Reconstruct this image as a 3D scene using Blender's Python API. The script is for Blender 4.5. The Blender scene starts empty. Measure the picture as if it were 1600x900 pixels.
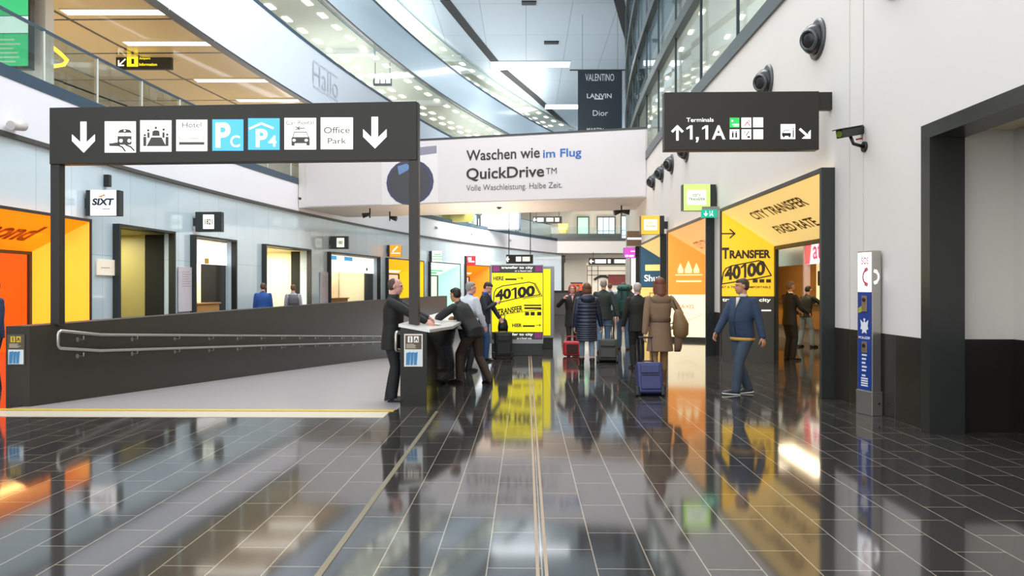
import bpy, bmesh, math, random
from mathutils import Vector, Matrix
random.seed(7)
PI = math.pi
S = bpy.context.scene
COL = S.collection

# ------------------------------------------------------------------ camera, sky, exposure
F = 1160.0                       # focal length in pixels of the 1600 wide frame
EYE = 1.6
YAW = math.atan(22 / F)
cam = bpy.data.cameras.new('camera')
cam.sensor_width = 36.0
cam.lens = F / 1600 * 36.0
cam.clip_end = 400
camo = bpy.data.objects.new('camera', cam)
COL.objects.link(camo)
camo.location = (0, 0, EYE)
camo.rotation_euler = (PI / 2, 0, YAW)
S.camera = camo

world = bpy.data.worlds.new('daylight')
S.world = world
world.use_nodes = True
bgn = world.node_tree.nodes['Background']
bgn.inputs[0].default_value = (0.93, 0.97, 1.0, 1)
bgn.inputs[1].default_value = 1.5

vs = S.view_settings
vs.view_transform = 'Standard'
vs.look = 'None'
vs.gamma = 1.0
vs.use_curve_mapping = False
vs.exposure = 0.54
try:
    S.cycles.max_bounces = 8
    S.cycles.transparent_max_bounces = 12
    S.cycles.caustics_reflective = False
    S.cycles.caustics_refractive = False
except Exception:
    pass


def area_light(name, loc, rot, sx, sy, power, color=(1, 1, 1)):
    l = bpy.data.lights.new(name, 'AREA')
    l.shape = 'RECTANGLE'
    l.size, l.size_y = sx, sy
    l.energy = power
    l.color = color
    o = bpy.data.objects.new(name, l)
    o.location = loc
    o.rotation_euler = rot
    COL.objects.link(o)
    return o


# added fill lights for hall, galleries and passage; world light enters the open top
UPW = (PI, 0, 0)
WARM = (1, .95, .87)
area_light('hall_overhead_fill', (-2.5, 24, 19.6), (0, 0, 0), 10, 14, 700, (1, .97, .93))  # added overhead fill, no fixture behind it
area_light('hall_overhead_fill', (3, 19, 19.5), (0, math.radians(38), 0), 8, 12, 1500, (.95, .98, 1))  # added fill, tilted to brighten the pale glass wall
area_light('hall_upward_fill', (0, 54, 11.2), UPW, 9, 10, 420, (.95, .98, 1))  # added fill floating behind the bridge, brightens ceiling and soffits
area_light('passage_fill', (0.5, 53.5, 11.1), (math.radians(42), 0, 0), 9, 8, 2600, (1, .97, .92))  # added fill floating above the passage, brightens the far end
area_light('passage_fill', (6, 78, 4.8), (0, 0, 0), 10, 8, 350, WARM)  # added fill under the far soffit
area_light('gallery_upward_fill', (-15.6, 21, 6.6), UPW, 5, 16, 300, WARM)  # added fill hidden at gallery floor level, brightens the ceiling above
area_light('gallery_upward_fill', (-13.0, 40, 6.6), UPW, 5, 16, 340, WARM)
area_light('gallery_upward_fill', (-2, 66, 6.8), UPW, 6, 12, 350, WARM)
area_light('gallery_upward_fill', (8, 78, 6.8), UPW, 10, 6, 350, WARM)
for (x, y, z) in ((-14.5, 28, 13.2), (-11, 48, 13.2), (-4, 66, 13.2), (-13, 34, 18.3), (-9, 54, 18.3), (-1, 70, 18.3)):
    area_light('gallery_upward_fill', (x, y, z), UPW, 5, 16, 620, (1, .98, .93))  # added fill hidden in the upper galleries, brightens their ceilings
area_light('parapet_upward_fill', (-1.5, 33, 1.2), UPW, .3, 8, 330, (1, .82, .62))  # added warm fill on the desk parapet, brightens the bridge underside
area_light('gallery_upward_fill', (9, 18, 7.0), UPW, 5, 20, 900, WARM)  # added fill behind the glass facade, no fixture modelled
area_light('gallery_upward_fill', (11, 40, 7.0), UPW, 5, 20, 900, WARM)
area_light('gallery_upward_fill', (11, 24, 11.2), UPW, 6, 30, 1600, (.95, .98, 1))


# ------------------------------------------------------------------ pixel maths
ca, sa = math.cos(YAW), math.sin(YAW)
FW, RT = Vector((-sa, ca, 0)), Vector((ca, sa, 0))


def up(px, py, D):
    return Vector((0, 0, EYE)) + FW * D + RT * ((px - 800) / F * D) + Vector((0, 0, (450 - py) / F * D))


def ground(px, py, z=0.0):
    D = (EYE - z) * F / (py - 450)
    return up(px, py, D)


def slope(px):
    d = FW + RT * ((px - 800) / F)
    return d.x / d.y


def ycurve(px, fn):
    s = slope(px)
    a, b = 3.0, 95.0
    fa = fn(a) - s * a
    for i in range(60):
        m = (a + b) / 2
        fm = fn(m) - s * m
        if (fm > 0) == (fa > 0):
            a, fa = m, fm
        else:
            b = m
    return (a + b) / 2


def XL(y):
    return -11.3 + max(0, y - 16) ** 2 / 220


def XU(y):
    return -11.3 + max(0, y - 16) ** 2 / 280


def XR(y):
    return 4.48 + max(0, y - 20) ** 2 / 400


def XP(y):          # hall side face of the ramp parapet
    return -6.77 + max(0, y - 16) ** 2 / 800


# ------------------------------------------------------------------ materials
def lin(h):
    if isinstance(h, (tuple, list)):
        return tuple(h)[:3]
    h = h.lstrip('#')
    out = []
    for i in (0, 2, 4):
        c = int(h[i:i + 2], 16) / 255
        out.append(c / 12.92 if c <= .04045 else ((c + .055) / 1.055) ** 2.4)
    return tuple(out)


_M = {}


def M(name, col='#808080', rough=.5, metal=0.0, emit=None, es=0.0, spec=.5, coat=0.0, ior=None, noise=0.0, nscale=30.0, bump=0.0):
    if name in _M:
        return _M[name]
    m = bpy.data.materials.new(name)
    m.use_nodes = True
    nt = m.node_tree
    b = nt.nodes['Principled BSDF']
    c = lin(col)
    b.inputs['Base Color'].default_value = (*c, 1)
    b.inputs['Roughness'].default_value = rough
    b.inputs['Metallic'].default_value = metal
    b.inputs['Specular IOR Level'].default_value = spec
    b.inputs['Coat Weight'].default_value = coat
    b.inputs['Coat Roughness'].default_value = .05
    if ior:
        b.inputs['IOR'].default_value = ior
    if emit:
        b.inputs['Emission Color'].default_value = (*lin(emit), 1)
        b.inputs['Emission Strength'].default_value = es
    if noise or bump:
        tc = nt.nodes.new('ShaderNodeTexCoord')
        n = nt.nodes.new('ShaderNodeTexNoise')
        n.inputs['Scale'].default_value = nscale
        n.inputs['Detail'].default_value = 3
        nt.links.new(tc.outputs['Object'], n.inputs['Vector'])
        if noise:
            r = nt.nodes.new('ShaderNodeMapRange')
            r.inputs['To Min'].default_value = 1 - noise
            r.inputs['To Max'].default_value = 1 + noise
            mx = nt.nodes.new('ShaderNodeVectorMath')
            mx.operation = 'SCALE'
            mx.inputs[0].default_value = c
            nt.links.new(n.outputs['Fac'], r.inputs['Value'])
            nt.links.new(r.outputs['Result'], mx.inputs['Scale'])
            nt.links.new(mx.outputs['Vector'], b.inputs['Base Color'])
        if bump:
            bp = nt.nodes.new('ShaderNodeBump')
            bp.inputs['Strength'].default_value = bump
            bp.inputs['Distance'].default_value = .01
            nt.links.new(n.outputs['Fac'], bp.inputs['Height'])
            nt.links.new(bp.outputs['Normal'], b.inputs['Normal'])
    _M[name] = m
    return m


def tile_mat(name, c1, c2, mortar, w, h, ms, rough, ior=1.5, coords='UV', off=.5, swap=False, shift=(0, 0), coat=0.0, vary=0.0, bias=0.0):
    """Rectangular panels with joints. Coordinates in metres."""
    if name in _M:
        return _M[name]
    m = bpy.data.materials.new(name)
    m.use_nodes = True
    nt = m.node_tree
    b = nt.nodes['Principled BSDF']
    tc = nt.nodes.new('ShaderNodeTexCoord')
    sp = nt.nodes.new('ShaderNodeSeparateXYZ')
    cb = nt.nodes.new('ShaderNodeCombineXYZ')
    mp = nt.nodes.new('ShaderNodeMapping')
    mp.inputs['Location'].default_value = (shift[0], shift[1], 0)
    br = nt.nodes.new('ShaderNodeTexBrick')
    nt.links.new(tc.outputs[coords], sp.inputs[0])
    nt.links.new(sp.outputs[1 if swap else 0], cb.inputs[0])
    nt.links.new(sp.outputs[0 if swap else 1], cb.inputs[1])
    nt.links.new(cb.outputs[0], mp.inputs['Vector'])
    nt.links.new(mp.outputs[0], br.inputs['Vector'])
    br.inputs['Color1'].default_value = (*lin(c1), 1)
    br.inputs['Color2'].default_value = (*lin(c2), 1)
    br.inputs['Mortar'].default_value = (*lin(mortar), 1)
    br.inputs['Scale'].default_value = 1
    br.inputs['Brick Width'].default_value = w
    br.inputs['Row Height'].default_value = h
    br.inputs['Mortar Size'].default_value = ms
    br.inputs['Mortar Smooth'].default_value = .1
    br.inputs['Bias'].default_value = bias
    br.offset = off
    br.offset_frequency = 2
    nt.links.new(br.outputs['Color'], b.inputs['Base Color'])
    b.inputs['Roughness'].default_value = rough
    b.inputs['IOR'].default_value = ior
    b.inputs['Coat Weight'].default_value = coat
    b.inputs['Coat Roughness'].default_value = .04
    _M[name] = m
    return m


def glass_mat(name, tint=(.9, .97, .97), refl=.9):
    if name in _M:
        return _M[name]
    m = bpy.data.materials.new(name)
    m.use_nodes = True
    nt = m.node_tree
    for n in list(nt.nodes):
        nt.nodes.remove(n)
    o = nt.nodes.new('ShaderNodeOutputMaterial')
    mx = nt.nodes.new('ShaderNodeMixShader')
    t = nt.nodes.new('ShaderNodeBsdfTransparent')
    g = nt.nodes.new('ShaderNodeBsdfGlossy')
    fr = nt.nodes.new('ShaderNodeFresnel')
    mu = nt.nodes.new('ShaderNodeMath')
    mu.operation = 'MULTIPLY'
    mu.inputs[1].default_value = refl
    fr.inputs['IOR'].default_value = 1.45
    g.inputs['Roughness'].default_value = .02
    t.inputs[0].default_value = (*tint, 1)
    nt.links.new(fr.outputs[0], mu.inputs[0])
    nt.links.new(mu.outputs[0], mx.inputs[0])
    nt.links.new(t.outputs[0], mx.inputs[1])
    nt.links.new(g.outputs[0], mx.inputs[2])
    nt.links.new(mx.outputs[0], o.inputs[0])
    _M[name] = m
    return m


# ------------------------------------------------------------------ mesh builder
def perp(d):
    d = d.normalized()
    a = Vector((0, 0, 1)) if abs(d.z) < .9 else Vector((1, 0, 0))
    u = d.cross(a).normalized()
    return u, d.cross(u).normalized()


class MB:
    def __init__(self):
        self.v, self.f, self.uv = [], [], None

    def add(self, vs_, fs):
        n = len(self.v)
        self.v += [tuple(p) for p in vs_]
        self.f += [tuple(i + n for i in q) for q in fs]
        return self

    def box(self, x0, x1, y0, y1, z0, z1):
        if x0 > x1: x0, x1 = x1, x0
        if y0 > y1: y0, y1 = y1, y0
        if z0 > z1: z0, z1 = z1, z0
        return self.add([(x0, y0, z0), (x1, y0, z0), (x1, y1, z0), (x0, y1, z0), (x0, y0, z1), (x1, y0, z1), (x1, y1, z1), (x0, y1, z1)],
                        [(0, 3, 2, 1), (4, 5, 6, 7), (0, 1, 5, 4), (1, 2, 6, 5), (2, 3, 7, 6), (3, 0, 4, 7)])

    def obox(self, c, ux, uy, uz):
        c, ux, uy, uz = map(Vector, (c, ux, uy, uz))
        p = []
        for k in (-1, 1):
            for (i, j) in ((-1, -1), (1, -1), (1, 1), (-1, 1)):
                p.append(c + ux * i + uy * j + uz * k)
        return self.add(p, [(0, 3, 2, 1), (4, 5, 6, 7), (0, 1, 5, 4), (1, 2, 6, 5), (2, 3, 7, 6), (3, 0, 4, 7)])

    def quad(self, a, b, c, d):
        return self.add([a, b, c, d], [(0, 1, 2, 3)])

    def slab(self, a, b, c, d, t):
        a, b, c, d = map(Vector, (a, b, c, d))
        n = (b - a).cross(d - a).normalized() * t
        return self.add([a, b, c, d, a - n, b - n, c - n, d - n],
                        [(0, 1, 2, 3), (7, 6, 5, 4), (0, 4, 5, 1), (1, 5, 6, 2), (2, 6, 7, 3), (3, 7, 4, 0)])

    def loft(self, rings, n=16, caps=True, power=2.0):
        """rings: (centre, half axis a, half axis b)"""
        base = len(self.v)
        for (c, a, b) in rings:
            c, a, b = Vector(c), Vector(a), Vector(b)
            for i in range(n):
                t = 2 * PI * i / n
                cx, sy = math.cos(t), math.sin(t)
                if power != 2.0:
                    cx = math.copysign(abs(cx) ** (2 / power), cx)
                    sy = math.copysign(abs(sy) ** (2 / power), sy)
                self.v.append(tuple(c + a * cx + b * sy))
        m = len(rings)
        for k in range(m - 1):
            for i in range(n):
                j = (i + 1) % n
                self.f.append((base + k * n + i, base + k * n + j, base + (k + 1) * n + j, base + (k + 1) * n + i))
        if caps:
            self.f.append(tuple(base + i for i in reversed(range(n))))
            self.f.append(tuple(base + (m - 1) * n + i for i in range(n)))
        return self

    def cyl(self, p0, p1, r0, r1=None, n=16):
        r1 = r0 if r1 is None else r1
        p0, p1 = Vector(p0), Vector(p1)
        u, w = perp(p1 - p0)
        return self.loft([(p0, u * r0, w * r0), (p1, u * r1, w * r1)], n)

    def tube(self, pts, r, n=10, round_ends=False):
        pts = [Vector(p) for p in pts]
        rr = r if isinstance(r, (list, tuple)) else [r] * len(pts)
        rings = []
        u = None
        for i, p in enumerate(pts):
            d = (pts[min(i + 1, len(pts) - 1)] - pts[max(i - 1, 0)]).normalized()
            if u is None:
                u, w = perp(d)
            else:
                u = (u - d * u.dot(d)).normalized()
                w = d.cross(u)
            if round_ends and i == 0:
                for q in (1.0, .8, .4):
                    k = math.sqrt(max(0, 1 - q * q)) + .02
                    rings.append((p - d * rr[i] * q, u * rr[i] * k, w * rr[i] * k))
            rings.append((p, u * rr[i], w * rr[i]))
            if round_ends and i == len(pts) - 1:
                for q in (.4, .8, 1.0):
                    k = math.sqrt(max(0, 1 - q * q)) + .02
                    rings.append((p + d * rr[i] * q, u * rr[i] * k, w * rr[i] * k))
        return self.loft(rings, n)

    def ell(self, c, ax, ay, az, n=16, m=10):
        c, ax, ay, az = map(Vector, (c, ax, ay, az))
        rings = []
        for k in range(m + 1):
            t = -PI / 2 + PI * k / m
            cc = max(math.cos(t), .03)
            rings.append((c + az * math.sin(t), ax * cc, ay * cc))
        return self.loft(rings, n)

    def sph(self, c, r, n=14, m=8):
        return self.ell(c, (r, 0, 0), (0, r, 0), (0, 0, r), n, m)

    def prism(self, poly, o, u, v, t):
        """flat polygon in plane (o,u,v), thickness t along u x v"""
        o, u, v = map(Vector, (o, u, v))
        n = u.cross(v).normalized() * t
        k = len(poly)
        a = [o + u * p[0] + v * p[1] for p in poly]
        self.add(a + [p - n for p in a], [tuple(range(k)), tuple(reversed(range(k, 2 * k)))] +
                 [(i, i + k, (i + 1) % k + k, (i + 1) % k) for i in range(k)])
        return self

    def build(self, name, mat, parent=None, smooth=False, bevel=0.0, seg=2):
        me = bpy.data.meshes.new(name)
        me.from_pydata(self.v, [], self.f)
        if self.uv:
            uvl = me.uv_layers.new(name='UVMap')
            for lp in me.loops:
                uvl.data[lp.index].uv = self.uv[lp.vertex_index]
        me.update()
        bm = bmesh.new()
        bm.from_mesh(me)
        bmesh.ops.recalc_face_normals(bm, faces=bm.faces)
        if smooth:
            for f in bm.faces:
                f.smooth = len(f.verts) <= 4
        bm.to_mesh(me)
        bm.free()
        me.materials.append(mat)
        o = bpy.data.objects.new(name, me)
        COL.objects.link(o)
        if parent is not None:
            o.parent = parent
        if bevel:
            b = o.modifiers.new('bevel', 'BEVEL')
            b.width = bevel
            b.segments = seg
            b.limit_method = 'ANGLE'
        return o


def tag(o, label=None, cat=None, group=None, kind=None):
    if label: o['label'] = label
    if cat: o['category'] = cat
    if group: o['group'] = group
    if kind: o['kind'] = kind
    return o


def thing(name, label, cat, loc=(0, 0, 0), rz=0.0, group=None):
    o = bpy.data.objects.new(name, None)
    o.empty_display_size = .2
    COL.objects.link(o)
    o.location = loc
    o.rotation_euler = (0, 0, rz)
    return tag(o, label, cat, group)


def struct(o):
    o['kind'] = 'structure'
    return o


# ------------------------------------------------------------------ flat printing: lettering and pictograms
_T = {}


def text_geo(s, bold=0.0, shear=0.0):
    k = (s, bold, shear)
    if k in _T:
        return _T[k]
    cu = bpy.data.curves.new('lettering', 'FONT')
    cu.body = s
    cu.size = 1
    cu.offset = bold
    cu.shear = shear
    cu.resolution_u = 4
    ob = bpy.data.objects.new('lettering', cu)
    COL.objects.link(ob)
    dg = bpy.context.evaluated_depsgraph_get()
    me = bpy.data.meshes.new_from_object(ob.evaluated_get(dg))
    vs_ = [(v.co.x, v.co.y) for v in me.vertices]
    fs = [tuple(p.vertices) for p in me.polygons]
    bpy.data.objects.remove(ob)
    bpy.data.curves.remove(cu)
    bpy.data.meshes.remove(me)
    x0 = min(v[0] for v in vs_); x1 = max(v[0] for v in vs_)
    y0 = min(v[1] for v in vs_); y1 = max(v[1] for v in vs_)
    _T[k] = (vs_, fs, x0, x1, y0, y1)
    return _T[k]


class Ink:
    """2D shapes collected in metres, printed on the plane o + u*x + v*y (u x v faces the reader)."""

    def __init__(self):
        self.p, self.f = [], []

    def add(self, pts, faces):
        n = len(self.p)
        self.p += pts
        self.f += [tuple(i + n for i in q) for q in faces]
        return self

    def poly(self, pts):
        return self.add(list(pts), [tuple(range(len(pts)))])

    def rect(self, x0, y0, x1, y1):
        return self.poly([(x0, y0), (x1, y0), (x1, y1), (x0, y1)])

    def circ(self, cx, cy, r, ry=None, n=20):
        ry = ry or r
        return self.poly([(cx + r * math.cos(2 * PI * i / n), cy + ry * math.sin(2 * PI * i / n)) for i in range(n)])

    def ring(self, cx, cy, r, w, a0=0, a1=2 * PI, n=24):
        pts, fs = [], []
        for i in range(n + 1):
            t = a0 + (a1 - a0) * i / n
            pts += [(cx + (r - w / 2) * math.cos(t), cy + (r - w / 2) * math.sin(t)), (cx + (r + w / 2) * math.cos(t), cy + (r + w / 2) * math.sin(t))]
        for i in range(n):
            fs.append((2 * i, 2 * i + 1, 2 * i + 3, 2 * i + 2))
        return self.add(pts, fs)

    def line(self, pts, w, closed=False):
        q = list(pts) + ([pts[0]] if closed else [])
        for (a, b) in zip(q[:-1], q[1:]):
            dx, dy = b[0] - a[0], b[1] - a[1]
            L = math.hypot(dx, dy) or 1
            nx, ny = -dy / L * w / 2, dx / L * w / 2
            ex, ey = dx / L * w * .3, dy / L * w * .3
            self.poly([(a[0] - nx - ex, a[1] - ny - ey), (b[0] - nx + ex, b[1] - ny + ey), (b[0] + nx + ex, b[1] + ny + ey), (a[0] + nx - ex, a[1] + ny - ey)])
        return self

    def text(self, s, x0, y0, x1=None, y1=None, bold=0.0, shear=0.0, skew=0.0, center=False):
        """fit the word into the box; x1 None keeps the proportions"""
        vs_, fs, a0, a1, b0, b1 = text_geo(s, bold, shear)
        ky = (y1 - y0) / (b1 - b0)
        kx = ky if x1 is None else (x1 - x0) / (a1 - a0)
        ox = x0 - (a1 - a0) * kx / 2 if center else x0
        pts = []
        for (x, y) in vs_:
            X = (x - a0) * kx
            pts.append((ox + X, y0 + (y - b0) * ky + X * skew))
        return self.add(pts, fs)

    def bars(self, x0, y0, x1, y1, n, w=.5):
        h = (y1 - y0) / n
        rr = random.Random(int(x0 * 997 + y0 * 131 + n))
        for i in range(n):
            self.rect(x0, y1 - (i + .75) * h, x0 + (x1 - x0) * rr.uniform(.6, 1), y1 - (i + .75 - w) * h)
        return self

    def build(self, name, mat, parent, o=(0, 0, 0), u=(1, 0, 0), v=(0, 0, 1), off=.004):
        o, u, v = map(Vector, (o, u, v))
        n = u.cross(v).normalized() * off
        mb = MB()
        mb.v = [tuple(o + u * p[0] + v * p[1] + n) for p in self.p]
        mb.f = self.f
        me = bpy.data.meshes.new(name)
        me.from_pydata(mb.v, [], mb.f)
        me.update()
        me.materials.append(mat)
        ob = bpy.data.objects.new(name, me)
        COL.objects.link(ob)
        if parent is not None:
            ob.parent = parent
        return ob


# ------------------------------------------------------------------ shared materials
DARK = M('dark_sign_metal', '#302d28', .42, .0, spec=.3)
FRAME = M('dark_portal_metal', '#2b2e2c', .4)
INKW = M('lit_white_sign', '#f6f6f0', .4, emit='#fffdf2', es=.55)
INKD = M('dark_print', '#2d2b28', .5)
BLACK = M('black_print', '#0e0e0d', .5)
LBLUE = M('lit_blue_sign', '#4db1f0', .4, emit='#4db1f0', es=.4)
STEEL = M('brushed_steel', '#b9b4ac', .32, .9)
GREYST = M('grey_steel_edge', '#5a6468', .4, .3)
BLUEST = M('blue_grey_steel_edge', '#3f5364', .4, .2)
WHITE = M('white_wall_paint', '#e6e2dd', .55)
PLASTB = M('black_plastic', '#161616', .4)
YELL = M('lit_yellow_poster', '#f3df14', .45, emit='#f8e600', es=.5)
# ------------------------------------------------------------------ the hall
RX0, RX1, RY0, RY1 = -6.77, -1.70, 9.72, 46.0     # the ramp well


def zr(y):
    return -0.066 * min(max(0, y - RY0), RY1 - RY0)


def curved(fn, y0, y1, z0, z1, t, sgn, off=0.0, step=1.5, mb=None):
    """wall along a curve; sgn -1: thickness to the left, +1 to the right; off moves it towards the hall"""
    mb = mb or MB()
    if mb.uv is None: mb.uv = []
    n = max(1, int(math.ceil((y1 - y0) / step)))
    base = len(mb.v)
    d = 0.0
    px = py = None
    for i in range(n + 1):
        y = y0 + (y1 - y0) * i / n
        x = fn(y) - sgn * off
        if px is not None: d += math.hypot(x - px, y - py)
        px, py = x, y
        za = z0(y) if callable(z0) else z0
        zb = z1(y) if callable(z1) else z1
        for (xx, zz) in ((x, za), (x, zb), (x + sgn * t, zb), (x + sgn * t, za)):
            mb.v.append((xx, y, zz))
            mb.uv.append((y0 + d, zz))
    for i in range(n):
        a, b = base + 4 * i, base + 4 * i + 4
        for k in range(4):
            l = (k + 1) % 4
            mb.f.append((a + k, b + k, b + l, a + l))
    mb.f.append((base, base + 1, base + 2, base + 3))
    mb.f.append((base + 4 * n + 3, base + 4 * n + 2, base + 4 * n + 1, base + 4 * n))
    return mb


def deck(fn, y0, y1, z, w, t, sgn, step=2.0, off=0.0):
    """horizontal slab behind a curve; uv = (across, along)"""
    mb = MB(); mb.uv = []
    n = max(1, int((y1 - y0) / step))
    for i in range(n + 1):
        y = y0 + (y1 - y0) * i / n
        x = fn(y) - sgn * off
        for (xx, zz, uu) in ((x, z, 0), (x + sgn * w, z, w), (x + sgn * w, z + t, w), (x, z + t, 0)):
            mb.v.append((xx, y, zz)); mb.uv.append((uu, y))
    for i in range(n):
        a, b = 4 * i, 4 * i + 4
        for k in range(4):
            l = (k + 1) % 4
            mb.f.append((a + k, b + k, b + l, a + l))
    mb.f.append((0, 1, 2, 3)); mb.f.append((4 * n + 3, 4 * n + 2, 4 * n + 1, 4 * n))
    return mb


# --- floor: dark polished tiles, light joints
FLOORM = tile_mat('polished_dark_floor_tile', '#3b3836', '#312f2e', '#9a8e7d', .62, .3128, .0038, .072, ior=2.15,
                  coords='Object', swap=True, shift=(.1, -.09), off=.5)
fl = MB()
fl.box(-18, 16, -8, RY0, -.3, 0)
fl.box(RX1, 16, RY0, 90, -.3, 0)
n = 20
for i in range(n):
    ya, yb = RY0 + (50 - RY0) * i / n, RY0 + (50 - RY0) * (i + 1) / n
    xa, xb = XP(ya) - .1, XP(yb) - .1
    fl.add([(-18, ya, 0), (xa, ya, 0), (xb, yb, 0), (-18, yb, 0), (-18, ya, -.3), (xa, ya, -.3), (xb, yb, -.3), (-18, yb, -.3)],
           [(0, 1, 2, 3), (7, 6, 5, 4), (1, 5, 6, 2)])
fl.box(-18, RX1, 50, 90, -.3, 0)
struct(fl.build('floor', FLOORM))

ramp = MB()
ramp.add([(RX0 - .35, RY0, 0), (RX1 + .05, RY0, 0), (RX1 + .05, RY1, zr(RY1)), (-4.5, RY1, zr(RY1)), (RX0 - .35, 30, zr(30)),
          (RX0 - .35, RY0, -.2), (RX1 + .05, RY0, -.2), (RX1 + .05, RY1, zr(RY1) - .2), (-4.5, RY1, zr(RY1) - .2), (RX0 - .35, 30, zr(30) - .2)],
         [(0, 1, 2, 3, 4), (9, 8, 7, 6, 5), (0, 5, 6, 1), (1, 6, 7, 2), (2, 7, 8, 3)])
ro = struct(ramp.build('ramp_floor', M('pale_grey_ramp_coating', '#a9a3a4', .3, spec=.5, ior=1.6)))
tr = MB().box(RX0 - .9, RX1 - .06, 9.12, 9.52, 0, .006)
o = tr.build('ramp_warning_strip', M('ivory_floor_strip', '#cfc4b0', .35)); struct(o)
tr = MB().box(RX0 - .28, RX1 - .02, 9.58, 9.70, 0, .006)
o = tr.build('ramp_edge_strip', M('yellow_floor_strip', '#d6b441', .4)); struct(o)
tr = MB().box(.055, .075, -4, 17.4, 0, .004).box(.105, .125, -4, 17.4, 0, .004)
struct(tr.build('floor_joint_strip', M('bronze_joint', '#a08b74', .4, .2)))
tr = MB().box(-1.175, -1.135, -4, 9.6, 0, .004)
struct(tr.build('floor_channel_strip', M('brass_channel', '#8a7f68', .35, .5)))

# --- ramp parapets with handrails
PARA = M('dark_stone_parapet', '#35312a', .45, spec=.3, noise=.12, nscale=2)
mb = curved(XP, 10.0, 50, lambda y: zr(y) - .2, 1.08, .33, -1)
struct(mb.build('ramp_parapet', PARA))
mb = MB()
for (ya, yb) in ((10.0, 44),):
    a, b = zr(ya) - .1, zr(yb) - .1
    xs = (RX1, RX1 + .36)
    mb.add([(xs[0], ya, a), (xs[1], ya, 0 - .05), (xs[1], yb, -.05), (xs[0], yb, b), (xs[0], ya, 1.06), (xs[1], ya, 1.0), (xs[1], yb, 1.0), (xs[0], yb, 1.06)],
           [(0, 3, 2, 1), (4, 5, 6, 7), (0, 1, 5, 4), (1, 2, 6, 5), (2, 3, 7, 6), (3, 0, 4, 7)])
struct(mb.build('desk_parapet', M('black_gloss_desk', '#1c1b16', .10, spec=.35)))
mb = MB()
mb.add([(RX1 - .02, 9.98, 1.075), (RX1 + .40, 9.98, 1.0), (RX1 + .62, 10.9, 1.0), (RX1 + .62, 13.2, 1.0), (RX1 + .36, 13.6, 1.0), (RX1 + .36, 44, 1.0), (RX1 - .02, 44, 1.075),
        (RX1 - .02, 9.98, 1.115), (RX1 + .40, 9.98, 1.04), (RX1 + .62, 10.9, 1.04), (RX1 + .62, 13.2, 1.04), (RX1 + .36, 13.6, 1.04), (RX1 + .36, 44, 1.04), (RX1 - .02, 44, 1.115)],
       [(0, 6, 5, 4, 3, 2, 1), (7, 8, 9, 10, 11, 12, 13)] + [(i, (i + 1) % 7, (i + 1) % 7 + 7, i + 7) for i in range(7)])
struct(mb.build('desk_top_plate', M('pale_metal_plate', '#d8d6d0', .3, .3)))


def handrail(label, fx, y0, y1, sgn):
    t = thing('handrail', label, 'handrail', (fx(y0), y0, 0), group='handrails of the ramp')
    L = lambda y, dz: (fx(y) - fx(y0), y - y0, zr(y) + dz)
    n = 24
    ys = [y0 + (y1 - y0) * i / n for i in range(n + 1)]
    top = [L(y, .985) for y in ys]
    low = [L(y, .735) for y in ys]
    a = .06
    pts = list(reversed(top))
    pts[-1] = (0, a, .985)
    pts += [(0, .02, .965), (0, 0, .93), (0, 0, .79), (0, .02, .755), (0, a, .735)] + low[1:]
    MB().tube(pts, .024, 10).build('rail', STEEL, t, smooth=True)
    y = y0 + .62
    while y < y1:
        for dz in (.985, .735):
            p = Vector(L(y, dz))
            MB().tube([p + Vector((0, 0, -.02)), p + Vector((0, 0, -.07)), p + Vector((sgn * .10, 0, -.075))], .009, 6).cyl(
                p + Vector((sgn * .09, 0, -.075)), p + Vector((sgn * .103, 0, -.075)), .035).build('bracket', STEEL, t)
        y += 1.55
    return t


handrail('long double steel handrail along the dark curved ramp wall', lambda y: XP(y) + .10, 10.45, 36, -1)
handrail('steel handrail with rounded end beside the information desk', lambda y: RX1 - .10, 10.25, 36, 1)

# --- far-reaching walls
SIGNY = []
GLW = tile_mat('pale_glass_wall_panel', '#c8dae4', '#cfdfe7', '#a9b9c2', 1.3, 2.47, .008, .16, ior=1.6, off=0.0, coat=.7)
RAYW = WHITE
R_PORT = [(10.85, 16.5), (17.75, 22.8), (24.0, 29.6), (31.2, 34.2)]
lpx = [(None, 144), (187, 275), (306, 371), (416, 487), (517, 595), (607, 663), (673, 720), (729, 766)]


def fpl(y): return XL(y) + .2
def fpr(y): return XR(y) - .2


L_PORT = []
for (a, b) in lpx:
    L_PORT.append((12.0 if a is None else ycurve(a, fpl), ycurve(b, fpl)))
print('L_PORT', [(round(a, 1), round(b, 1)) for a, b in L_PORT])
PZ = 3.35


def wall_with_openings(name, fn, sgn, y0, y1, z0, z1, t, opens, mat):
    mb = MB(); mb.uv = []
    cur = y0
    for (a, b) in opens:
        if a > cur: curved(fn, cur, a, z0, PZ, t, sgn, mb=mb)
        cur = b
    curved(fn, cur, y1, z0, PZ, t, sgn, mb=mb)
    curved(fn, y0, y1, PZ, z1, t, sgn, mb=mb)
    return struct(mb.build(name, mat))


lo = [(a + .06, b - .06) for a, b in L_PORT]
wall_with_openings('wall_left', XL, -1, 4, 73, 0, 4.92, .3, lo, GLW)
ro_ = [(3.0, 8.34)] + [(a + .06, b - .06) for a, b in R_PORT]
wr = wall_with_openings('wall_right', XR, 1, 2.9, 74, 1.03, 6.6, .25, ro_, WHITE)
mb = MB(); mb.uv = []
cur = 2.9
for (a, b) in ro_:
    if a > cur: curved(XR, cur, a, 0, 1.03, .25, 1, mb=mb, off=.004)
    cur = b
curved(XR, cur, 74, 0, 1.03, .25, 1, mb=mb, off=.004)
WAINS = tile_mat('dark_wainscot_tile', '#2e2a27', '#262321', '#4c4640', .62, 1.2, .005, .25, off=0.0, shift=(.2, .1))
struct(mb.build('baseboard_right', WAINS))

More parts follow.
